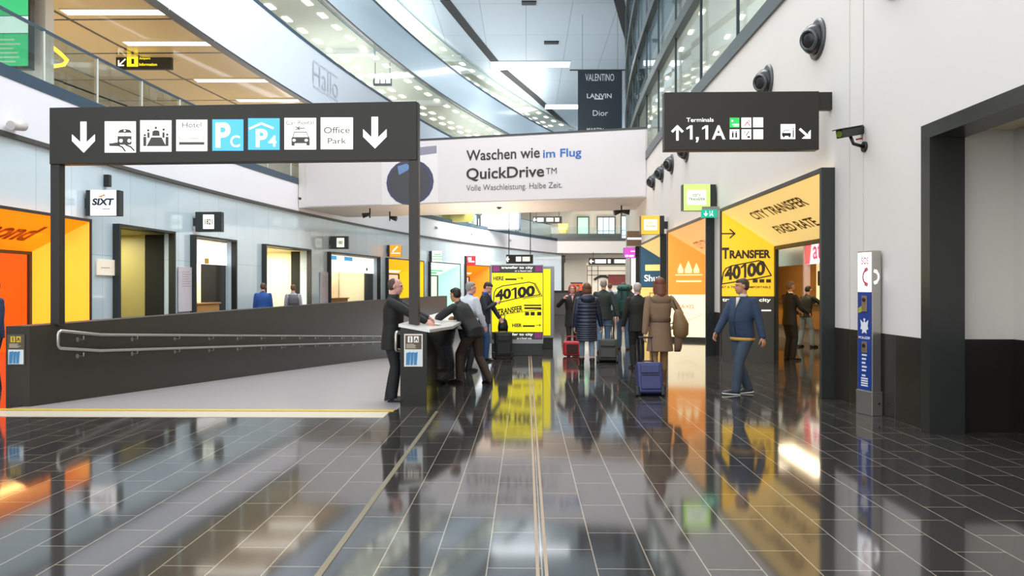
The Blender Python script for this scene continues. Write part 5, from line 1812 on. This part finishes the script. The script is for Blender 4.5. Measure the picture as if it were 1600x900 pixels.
        sl = MB().loft([(z_ - d * .036 * H + upv * .002 * H, sd * .020 * H, d * .012 * H), (z_ - d * .036 * H - upv * 0 * H, sd * .02 * H, d * .012 * H)], 8)
        sl = MB()
        sl.loft([(base + d * .038 * H - upv * .0225 * H, sd * .029 * H, d * .080 * H), (base + d * .038 * H - upv * .0125 * H, sd * .0295 * H, d * .081 * H)], 20, power=2.6)
        sl.build('sole', M('sole_' + sole.strip('#'), sole, .5), so, True)
    # --- jacket
    tm = top_mat or M('jacket_' + top.strip('#'), top, .7, noise=.14, nscale=9, bump=.6)
    j = MB()
    B_ = bulk
    rings = []
    dn = V(0, 0, -1)
    if hem < -.02:
        n_ = max(2, int(abs(hem) / .03))
        for i in range(n_, 0, -1):
            f = i / n_
            w = .103 + (.012 * flare) * f * (abs(hem) / .15)
            rings.append((pel + dn * abs(hem) * H * f + (an[0] + an[1] - pel * 2) * 0.0, hx * w * H * B_, V(0, (.076 + .010 * f * flare * abs(hem) / .15 + belly * .4 * (1 - f)) * H, 0)))
    prof = [(.0, .104, .076, .25), (.06, .098, .072, .7), (.11, .096, .070, 1.0), (.16, .104, .074, .8), (.22, .108, .076, .3), (.262, .109, .068, 0), (.287, .094, .058, 0), (.305, .070, .050, 0), (.324, .044, .044, 0)]
    for (h, w, d, by) in prof:
        rings.append((pel + tv * h * H + fw * belly * by * .5 * H, sx * w * H * B_ if h > .03 else hx * w * H * B_, fw * (d + belly * by * .5) * H * (.6 + .4 * B_)))
    if quilt:
        # horizontal quilting: bulge between the seams
        pts = []
        N = 90
        def at(tt):
            x = tt * (len(rings) - 1); i = min(int(x), len(rings) - 2); f = x - i
            return tuple(interp(rings[i][k], rings[i + 1][k], f) for k in range(3))
        for i in range(N + 1):
            c, a, d = at(i / N)
            g = 1 + .085 * abs(math.sin(PI * quilt * i / N)) - .02
            pts.append((c, a * g, d * g))
        rings = pts
    j.loft(rings, 24)
    for i in (0, 1):
        sl_ = [sh[i] - tv * .008 * H, interp(sh[i], el[i], .45), el[i], interp(el[i], wr[i], .5), interp(el[i], wr[i], .96)]
        limb(j, sl_, [.035 * H * B_, .036 * H * B_, .033 * H * B_, .030 * H * B_, .026 * H * B_])
    if collar:
        j.tube([nb + sx * .040 * H + tv * .0 * H, nb + fw * -.040 * H + tv * .022 * H, nb - sx * .040 * H + tv * .0 * H], [.012 * H] * 3, 10, True)
        j.tube([nb + sx * .042 * H, nb + fw * .040 * H - tv * .022 * H], [.012 * H, .010 * H], 10, True)
        j.tube([nb - sx * .042 * H, nb + fw * .040 * H - tv * .022 * H], [.012 * H, .010 * H], 10, True)
    jo = bake(j, 'jacket', tm, t, voxel if not quilt else .008, 3 if not quilt else 1)
    if face and hem > -.12:
        zp_ = [pel + tv * h * H + fw * (belly * by * .5 + (d + belly * by * .5) * (.6 + .4 * B_) + .001) * H for (h, w, d, by) in prof[:7]]
        MB().tube(zp_, .006, 6).build('zip', M('dark_zip', '#18191c', .5), jo, True)
    if shirt:
        s_ = MB()
        s_.loft([(nb + tv * .028 * H, sx * .036 * H, fw * .037 * H), (nb - tv * .005 * H, sx * .041 * H, fw * .044 * H)], 16)
        s_.prism([(-.018 * H, .0), (.018 * H, .0), (.0, -.10 * H)], nb + fw * .058 * H - tv * .005 * H, sx, (tv + fw * -.28).normalized(), .02)
        s_.build('shirt', M('shirt_' + shirt.strip('#'), shirt, .6), t, True)
    if trim:
        MB().loft([(pel + dn * (abs(hem) + .022) * H, hx * .100 * H * B_, V(0, (.074 + belly * .3) * H, 0)), (pel + dn * (abs(hem) - .004) * H, hx * .101 * H * B_, V(0, (.075 + belly * .3) * H, 0))], 22).build('shirt_hem', M('hem_' + trim.strip('#'), trim, .7), t, True)
    # --- hair
    style, hcx = hair
    hm = M('hair_' + hcx.strip('#'), hcx, .55, noise=.25, nscale=60, bump=.4)
    g = MB()
    E = lambda c, a, q, z: g.ell(c, hxv * a * H, hf * q * H, hu * z * H, 18, 10)
    if style == 'short':
        E(hc + hu * .025 * H - hf * .012 * H, .0465, .0535, .046)
        E(hc + hu * .006 * H - hf * .026 * H, .0455, .038, .050)
        E(hc + hu * .040 * H + hf * .012 * H, .036, .040, .026)
    elif style == 'thin':
        E(hc + hu * .016 * H - hf * .019 * H, .0465, .0485, .049)
        E(hc + hu * .002 * H - hf * .024 * H, .0470, .038, .046)
    elif style == 'bald':
        E(hc + hu * .002 * H - hf * .024 * H, .0468, .0365, .034)
    elif style == 'bob':
        E(hc + hu * .022 * H - hf * .010 * H, .050, .058, .052)
        E(hc - hu * .02 * H - hf * .022 * H, .050, .040, .062)
        for s in (1, -1): g.tube([hc + hxv * .04 * s * H + hu * .02 * H, hc + hxv * .045 * s * H - hu * .05 * H - hf * .006 * H], [.016 * H, .013 * H], 10, True)
    elif style == 'long':
        E(hc + hu * .022 * H - hf * .010 * H, .050, .058, .052)
        E(hc - hu * .02 * H - hf * .024 * H, .052, .040, .065)
        g.tube([hc - hu * .03 * H - hf * .03 * H, hc - hu * .09 * H - hf * .045 * H, hc - hu * .145 * H - hf * .05 * H], [.050 * H, .052 * H, .030 * H], 14, True)
        for s in (1, -1): g.tube([hc + hxv * .04 * s * H + hu * .02 * H, hc + hxv * .048 * s * H - hu * .05 * H - hf * .008 * H, hc + hxv * .035 * s * H - hu * .11 * H - hf * .02 * H], [.016 * H, .016 * H, .012 * H], 10, True)
    bake(g, 'hair', hm, t, voxel * .8, 2)
    M4 = Matrix.Translation(Vector(loc)) @ Matrix.Rotation(rz, 4, 'Z')
    return {'t': t, 'H': H, 'M': M4, 'wr': [M4 @ w for w in wr], 'el': el, 'wrl': wr, 'pel': pel, 'shc': shc, 'fw': fw, 'tv': tv, 'sx': sx, 'nb': nb, 'hc': hc, 'sh': sh, 'top': tm, 'hf': hf, 'hu': hu, 'an': an, 'kn': kn}


def spot(px, D):
    p = up(px, 450, D)
    return (p.x, p.y, 0)


AWAY = 0.0
R_ = math.radians

# --- the man in the denim jacket
DEN = M('denim_jacket', '#273850', .8, noise=.22, nscale=10, bump=.6)
JEAN = M('worn_jeans', '#3b4756', .85, noise=.35, nscale=5, bump=.2)
p = person('man in a blue denim jacket and jeans walking past the big yellow shop front', spot(1160, 11.2), R_(125), 1.75, lean=-.03, belly=.035, bulk=1.14,
           footR=(.005, -.085, .004), footL=(.0, .085, 0), toeR=(.6, 1, -.10), toeL=(.6, 1, .10), hips=(0, 0, -.008),
           handR=(.16, .155, .505), handL=(-.205, -.01, .49), skin='tan', top_mat=DEN, hem=-.03, flare=.3, leg_mat=JEAN, leg_w=1.05, shoes='#23242b', sole='#d9d7d2',
           hair=('short', '#3b2a22'), shirt='#cfc6b8', trim='#c49a4a', voxel=.009, head_yaw=R_(-32))

# --- the man at the desk
dz = zr(10.9)
p = person('balding man in a black jacket standing at the desk beside the sign post', (spot(611, 10.95)[0], 10.95, dz), R_(-90), 1.82, lean=.05, head_pitch=-.12,
           handR=(.13, .30, .655), handL=(-.02, .31, .665), elbR=(.5, -1, -.3), elbL=(-.6, -1, -.3), footR=(.06, .02, 0), footL=(-.06, -.03, 0), skin='rosy', belly=.015, bulk=1.08,
           top='#121212', hem=-.10, legs='#17191c', hair=('thin', '#4a382c'), shirt='#2b2b2b', voxel=.009)

# --- the man leaning over the desk
lx = spot(735, 12.5)
p = person('man in a black jacket bending over the desk with his back turned', (lx[0] - .03, 12.5, 0), R_(62), 1.76, lean=.62, hips=(0, -.06, -.03), head_pitch=-.15, head_yaw=R_(-10),
           handR=(.18, .27, .61), handL=(-.10, .29, .62), elbR=(1, -.2, -.3), elbL=(-1, -.2, -.3), footR=(.05, -.20, .0), footL=(-.07, .06, 0), toeR=(.5, 1, -.1), skin='tan', bulk=1.15,
           top='#11100f', hem=-.05, legs='#37291e', shoes='#15130f', hair=('short', '#15120f'), face=False, voxel=.009)

# --- grey-haired man behind him
p = person('grey-haired man in a blue shirt and pale sleeves between two dark-jacketed men', spot(727, 14.3), R_(-40), 1.74, lean=.22, head_yaw=R_(-25), hips=(0, 0, -.01), skin='rosy',
           handL=(-.08, .30, .60), handR=(.16, .14, .50), top='#c9ced6', hem=-.05, legs='#26282d', hair=('short', '#8d8a86'), shirt='#2f62b8', voxel=.010, bulk=1.05)
t_ = p

# --- the man with the phone
p = person('man in a navy jacket reading his phone beside the yellow display board', spot(757, 16.4), R_(-100), 1.74, lean=.04, head_pitch=-.5, handR=(.05, .155, .725), handL=(-.08, .20, .50), elbR=(.6, -.4, -1), elbL=(-.6, -.4, -1),
           footR=(.06, .03, 0), footL=(-.06, -.05, 0), skin='rosy', top='#1c2533', hem=-.06, legs='#34507e', leg_w=.98, hair=('short', '#2d211b'), shirt='#2a5fd0', voxel=.010)
ph = p['wr'][0]
t = thing('mobile_phone', 'dark mobile phone held by the man beside the yellow display board', 'phone', ph + Vector((.10, .03, .035)), R_(-100))
MB().obox((0, 0, 0), (.036, 0, 0), (0, .028, .06), (0, -.0036, .0017)).build('body', PLASTB, t, bevel=.003)
MB().obox((0, -.0045, .002), (.031, 0, 0), (0, .025, .054), (0, -.0006, .0003)).build('screen', M('phone_screen', '#2a3038', .1), t)

# --- people walking away
p = person('woman in a black coat facing the hall with a raised hand, red bag before her', spot(894, 17.9), PI, 1.68, skin='rosy', handR=(.13, .15, .80), elbR=(.8, .0, -1), handL=(-.10, .12, .46), top='#1d1b1c', hem=-.13, flare=.7,
           legs='#1a191b', leg_w=.85, hair=('bob', '#a5482e'), shirt='#d3a0a4', footR=(.05, .06, 0), footL=(-.05, -.04, 0), voxel=.011)
p = person('woman in a long navy quilted coat and light jeans walking away', spot(917, 14.7), R_(4), 1.69, hem=-.20, flare=.55, quilt=18, top_mat=M('navy_quilted_nylon', '#131f38', .38, spec=.6), bulk=1.10, legs='#7c8fa3', leg_w=.78,
           boots=.28, shoes='#1c1a18', hair=('bob', '#6b4327'), face=False, handR=(.19, .05, .44), footR=(.055, -.06, 0), footL=(-.05, .07, 0), voxel=.010)
# hood
MB().ell(p['nb'] - p['fw'] * .11 + V(0, 0, -.03), (.15, 0, 0), (0, .06, 0), (0, 0, .09)).build('hood', M('navy_quilted_nylon'), p['t'], True)
pc = person('grey-haired man in a dark green jacket pulling the black suitcase', spot(943, 18.3), R_(-8), 1.80, hem=-.07, top='#26302d', legs='#5f7ea0', hair=('short', '#9a9188'), face=False, handR=(.20, -.06, .47), footR=(.055, .09, 0), footL=(-.055, -.08, 0), voxel=.011, bulk=1.08)
pd = person('walker in jeans hidden behind a tall green backpack', spot(974, 19.4), R_(-3), 1.74, hem=-.05, top='#2c4a55', legs='#51708f', hair=('short', '#5a4030'), face=False, footR=(.055, -.09, 0), footL=(-.055, .09, 0), shoes='#5b4a36', voxel=.011)
pe = person('white-haired man in a dark suit walking away beside the brown coat', spot(996, 14.8), R_(6), 1.70, hem=-.09, top='#191816', legs='#15161a', hair=('short', '#b9afa6'), skin='rosy', face=False, shirt='#d8dde6', handL=(-.17, .04, .46), footR=(.05, .02, 0), footL=(-.05, -.02, 0), voxel=.010, bulk=1.06)
BRN = M('brown_trench_cloth', '#81674f', .8, noise=.12, nscale=10, bump=.3)
pf = person('woman in a brown coat with long auburn hair pulling the blue suitcase', spot(1031, 11.9), R_(3), 1.76, hem=-.19, flare=1.5, top_mat=BRN, bulk=.98, legs='#8a6a46', leg_w=.85, boots=.7, shoes='#6d4d30', hair=('long', '#6b3822'), face=False,
            handL=(-.155, -.05, .455), handR=(.15, .05, .58), footR=(.045, .06, 0), footL=(-.05, -.05, 0), voxel=.009)
H = pf['H']; pl = pf['pel']
MB().loft([(pl + pf['tv'] * .075 * H, V(.098 * H, 0, 0), V(0, .073 * H, 0)), (pl + pf['tv'] * .085 * H, V(.1005 * H, 0, 0), V(0, .0755 * H, 0)), (pl + pf['tv'] * .105 * H, V(.1005 * H, 0, 0), V(0, .0755 * H, 0)), (pl + pf['tv'] * .115 * H, V(.098 * H, 0, 0), V(0, .073 * H, 0))], 28).build('belt', M('brown_belt', '#5e4633', .6), pf['t'], True)
MB().ell(pf['nb'] - pf['fw'] * .09 + V(0, 0, -.06), (.16, 0, 0), (0, .05, 0), (0, 0, .09)).build('hood', BRN, pf['t'], True)

# --- inside the yellow shop front
p = person('man in a dark suit standing just inside the yellow shop front', (up(1231, 450, 16.6).x, 16.6, 0), R_(-70), 1.74, skin='tan', hem=-.08, top='#1b1a1a', legs='#1a1a1c', hair=('short', '#6b5d50'), shirt='#e3e0da', handR=(.10, .2, .60), handL=(-.10, .2, .60), voxel=.011)
p = person('young man in a dark jacket and pale jeans leaning at the ticket counter', (up(1256, 450, 20.2).x, 20.2, 0), R_(-60), 1.66, skin='rosy', lean=.12, head_pitch=-.2, hem=-.04, top='#23261c', legs='#93a5b0', hair=('short', '#1b1714'), handR=(.12, .28, .72), handL=(-.05, .27, .73), footR=(.08, .05, 0), footL=(-.10, -.03, 0), voxel=.012)

# --- behind the ramp wall
p = person('man in a bright blue jacket walking behind the ramp wall', spot(411, 21.5), R_(20), 1.74, hem=-.06, top='#1f4f9a', legs='#2b3038', hair=('short', '#5a4335'), face=False, voxel=.012, bulk=1.05)
po = person('man in a pale hooded top with a grey backpack behind the ramp wall', spot(458, 22.5), R_(20), 1.70, hem=-.06, top='#a9a4ae', legs='#2b3038', hair=('short', '#6a4a35'), face=False, voxel=.012, bulk=1.05)
p = person('person in a dark blue jacket half cut off, before the orange shop front', (-8.50, 11.7, 0), R_(150), 1.72, hem=-.06, top='#232f4a', legs='#20242c', hair=('short', '#3a2c24'), voxel=.011, bulk=1.1)

# --- farther crowd
for (px, D, hh, topc, lab, hcx) in ((953, 26, 1.76, '#8fb0c8', 'distant walker in a pale blue top between the green backpack and the dark green jacket', '#6b5138'),
                                   (985, 27, 1.70, '#3d3f48', 'distant walker in charcoal seen past the white-haired man', '#7a5a3e'),
                                   (903, 31, 1.72, '#2d2c30', 'distant walker in black behind the waving woman', '#5a3a28')):
    person(lab, spot(px, D), R_(180 if px == 903 else 0), hh, hem=-.06, top=topc, legs='#2b2f38', hair=('short', hcx), face=False, voxel=.016)
for (px, D, lab, topc) in ((808, 66, 'tiny person in grey on the lower gallery under the bridge', '#6a6d70'), (748, 56, 'tiny person in dark teal on the lower gallery near the end of the bridge', '#2d4a52')):
    q = up(px, 350, D)
    person(lab, (q.x, q.y, 6.25), PI, 1.72, hem=-.06, top=topc, legs='#3a3d44', hair=('short', '#4a3a30'), face=False, voxel=.022)

# ------------------------------------------------------------------ luggage
def suitcase(label, base, rz, W, Hh, Dp, col, tilt, handle_to=None, dark='#15151a', ribs=0):
    t = thing('suitcase', label, 'suitcase', base, rz)
    m = M('case_' + col.strip('#'), col, .5, noise=.08, nscale=20)
    T = Matrix.Rotation(tilt, 4, 'X')
    def tf(mb): mb.v = [tuple(T @ Vector(v)) for v in mb.v]; return mb
    wz = .06
    body = tf(MB().box(-W / 2, W / 2, 0, Dp, wz, wz + Hh)).build('body', m, t, bevel=.035, seg=4)
    tf(MB().box(-W / 2 + .04, W / 2 - .04, -.025, .01, wz + .05, wz + Hh * .55)).build('front_pocket', m, t, bevel=.02, seg=3)
    tf(MB().box(-W / 2 + .05, W / 2 - .05, -.02, .01, wz + Hh * .62, wz + Hh * .90)).build('upper_pocket', m, t, bevel=.015, seg=3)
    zp = M('zip_dark', dark, .5)
    tf(MB().box(-W / 2 + .05, W / 2 - .05, -.03, -.02, wz + Hh * .555, wz + Hh * .58)).build('zip', zp, t)
    for s in (-1, 1):
        tf(MB().box(s * W / 2 - .045, s * W / 2 + .012, -.01, .09, .02, wz + .10)).build('corner_guard', zp, t, bevel=.015)
        tf(MB().cyl((s * (W / 2 - .03), .05, .045), (s * (W / 2 + .005), .05, .045), .045, n=18)).build('wheel', zp, t, True)
    tf(MB().tube([(-.09, Dp * .5, wz + Hh), (-.08, Dp * .5, wz + Hh + .035), (.08, Dp * .5, wz + Hh + .035), (.09, Dp * .5, wz + Hh)], .011, 8)).build('carry_handle', zp, t, True)
    if handle_to:
        top = handle_to
        hd = MB()
        for s in (-1, 1): hd.tube([(s * W * .22, Dp * .8, wz + Hh - .02), (s * W * .22, Dp * .8, wz + Hh + top)], .008, 8)
        h_ = tf(hd).build('telescopic_handle', STEEL if dark != '#15151a' else zp, t, True)
        tf(MB().tube([(-W * .26, Dp * .8, wz + Hh + top), (W * .26, Dp * .8, wz + Hh + top)], .015, 10, True)).build('grip', zp, h_, True)
    return t


w = pf['wr'][1]
suitcase('small dark blue trolley suitcase pulled by the woman in the brown coat', (spot(1018, 10.95)[0], 10.95, .0), R_(2), .38, .47, .22, '#2b3060', -.33, .42)
suitcase('black trolley suitcase pulled by the man in the dark green jacket', (spot(950, 15.9)[0], 15.9, 0), R_(-6), .42, .50, .28, '#24241f', -.45, .40, dark='#1a1a19')
# red bag
bx = spot(894, 17.25)
t = thing('travel_bag', 'red travel bag with a dark front on the floor before the waving woman', 'bag', bx, R_(4))
RB = M('red_bag_cloth', '#c22a34', .5)
MB().box(-.20, .20, 0, .22, .02, .36).build('body', RB, t, bevel=.05, seg=4)
MB().box(-.13, .14, -.012, .02, .07, .30).build('front_pocket', M('maroon_pocket', '#3d1a18', .5), t, bevel=.02)
MB().tube([(-.12, .11, .34), (-.10, .11, .47), (.10, .11, .47), (.12, .11, .34)], .014, 8).build('handle', RB, t, True)
# green backpack
q = pd['shc']; o = pd['M'] @ (q - pd['fw'] * .10 - V(0, 0, .52))
t = thing('backpack', 'tall dark green hiking backpack carried by the walker in jeans', 'backpack', o, R_(-3))
GB = M('green_bag_cloth', '#17463e', .65, bump=.2)
b = MB(); b.loft([((0, -.14, 0), (.13, 0, 0), (0, .09, 0)), ((0, -.15, .1), (.17, 0, 0), (0, .13, 0)), ((0, -.15, .42), (.19, 0, 0), (0, .14, 0)), ((0, -.14, .62), (.18, 0, 0), (0, .13, 0)), ((0, -.12, .72), (.12, 0, 0), (0, .08, 0))], 20, power=3); b.build('body', GB, t, True)
b = MB(); b.loft([((0, -.14, .66), (.18, 0, 0), (0, .14, 0)), ((0, -.14, .73), (.19, 0, 0), (0, .145, 0)), ((0, -.13, .80), (.13, 0, 0), (0, .09, 0))], 20, power=3); b.build('lid', M('green_bag_lid', '#1d5a4c', .6), t, True)
MB().box(-.11, .11, -.32, -.26, .10, .40).build('front_pocket', GB, t, bevel=.03)
for s in (-1, 1): MB().box(s * .08 - .015, s * .08 + .015, -.30, -.27, .40, .74).build('strap', M('bag_webbing', '#0f2420', .6), t)
MB().cyl((-.17, -.15, .03), (.17, -.15, .03), .07).build('sleeping_roll', M('green_roll', '#205a50', .6), t, True)
# brown bag of the woman in the coat
o = pf['M'] @ (pf['sh'][0] + V(.09, -.14, -.62))
t = thing('shoulder_bag', 'slouchy brown shoulder bag hanging at the side of the woman in the brown coat', 'bag', o, R_(3))
BB = M('brown_bag_leather', '#7a5f3c', .55, noise=.15, nscale=9, bump=.3)
b = MB(); b.loft([((.02, 0, -.02), (.06, 0, 0), (0, .05, 0)), ((.03, 0, .05), (.12, 0, 0), (0, .11, 0)), ((.03, 0, .22), (.125, 0, 0), (0, .12, 0)), ((.0, 0, .36), (.085, 0, 0), (0, .08, 0)), ((-.03, 0, .45), (.03, 0, 0), (0, .03, 0))], 18); b.build('body', BB, t, True)
MB().tube([(-.03, 0, .44), (-.07, .06, .58), (-.09, .14, .66), (-.07, .22, .58)], .014, 8).build('strap', M('dark_bag_strap', '#4a3826', .6), t, True)
b = MB(); b.loft([((-.03, -.02, -.22), (.05, 0, 0), (0, .03, 0)), ((-.02, -.02, -.17), (.06, 0, 0), (0, .045, 0)), ((.0, 0, .03), (.07, 0, 0), (0, .06, 0))], 14); b.build('scarf_end', M('brown_scarf', '#5d4630', .8), t, True)
# grey backpack behind the ramp wall
o = po['M'] @ (po['shc'] - po['fw'] * .08 - V(0, 0, .42))
t = thing('backpack', 'grey backpack on the man in the pale hooded top behind the ramp wall', 'backpack', o, R_(20))
GY = M('grey_bag_cloth', '#4b4c52', .65, noise=.3, nscale=14)
b = MB(); b.loft([((0, -.14, 0), (.14, 0, 0), (0, .08, 0)), ((0, -.15, .08), (.17, 0, 0), (0, .11, 0)), ((0, -.15, .32), (.16, 0, 0), (0, .11, 0)), ((0, -.12, .44), (.10, 0, 0), (0, .06, 0))], 18, power=3); b.build('body', GY, t, True)
MB().box(-.11, .11, -.29, -.24, .05, .22).build('front_pocket', M('grey_bag_pocket', '#3a3b40', .6), t, bevel=.02)
for s in (-1, 1): MB().tube([(s * .11, -.06, .40), (s * .12, .02, .44), (s * .12, .08, .40)], .018, 8).build('strap', GY, t, True)
# black bag and trolley at the display board
x0 = spot(787, 16.7)[0]
t = thing('shoulder_bag', 'black bag resting on the black trolley suitcase before the display board', 'bag', (x0 - .02, 16.82, .622), R_(10))
b = MB(); b.loft([((0, 0, 0), (.11, 0, 0), (0, .06, 0)), ((0, 0, .10), (.12, 0, 0), (0, .07, 0)), ((0, 0, .24), (.09, 0, 0), (0, .05, 0)), ((0, 0, .30), (.04, 0, 0), (0, .03, 0))], 16, power=3); b.build('body', PLASTB, t, True)
MB().tube([(-.03, 0, .28), (-.05, 0, .36), (.05, 0, .36), (.03, 0, .28)], .012, 8).build('strap', PLASTB, t, True)
suitcase('black trolley suitcase standing before the foot of the yellow display board', (x0, 16.7, 0), R_(8), .40, .55, .24, '#191a1b', 0, .06)
# papers on the desk
t = thing('leaflet', 'open pale green leaflet lying on the desk by the hand of the balding man', 'leaflet', (-1.42, 11.05, 1.062), R_(20))
MB().box(-.14, .0, -.10, .10, 0, .004).build('page', M('leaflet_green', '#b6c98a', .6), t)
MB().box(.002, .14, -.10, .10, 0, .004).build('page', M('leaflet_cream', '#e2dfcf', .6), t)
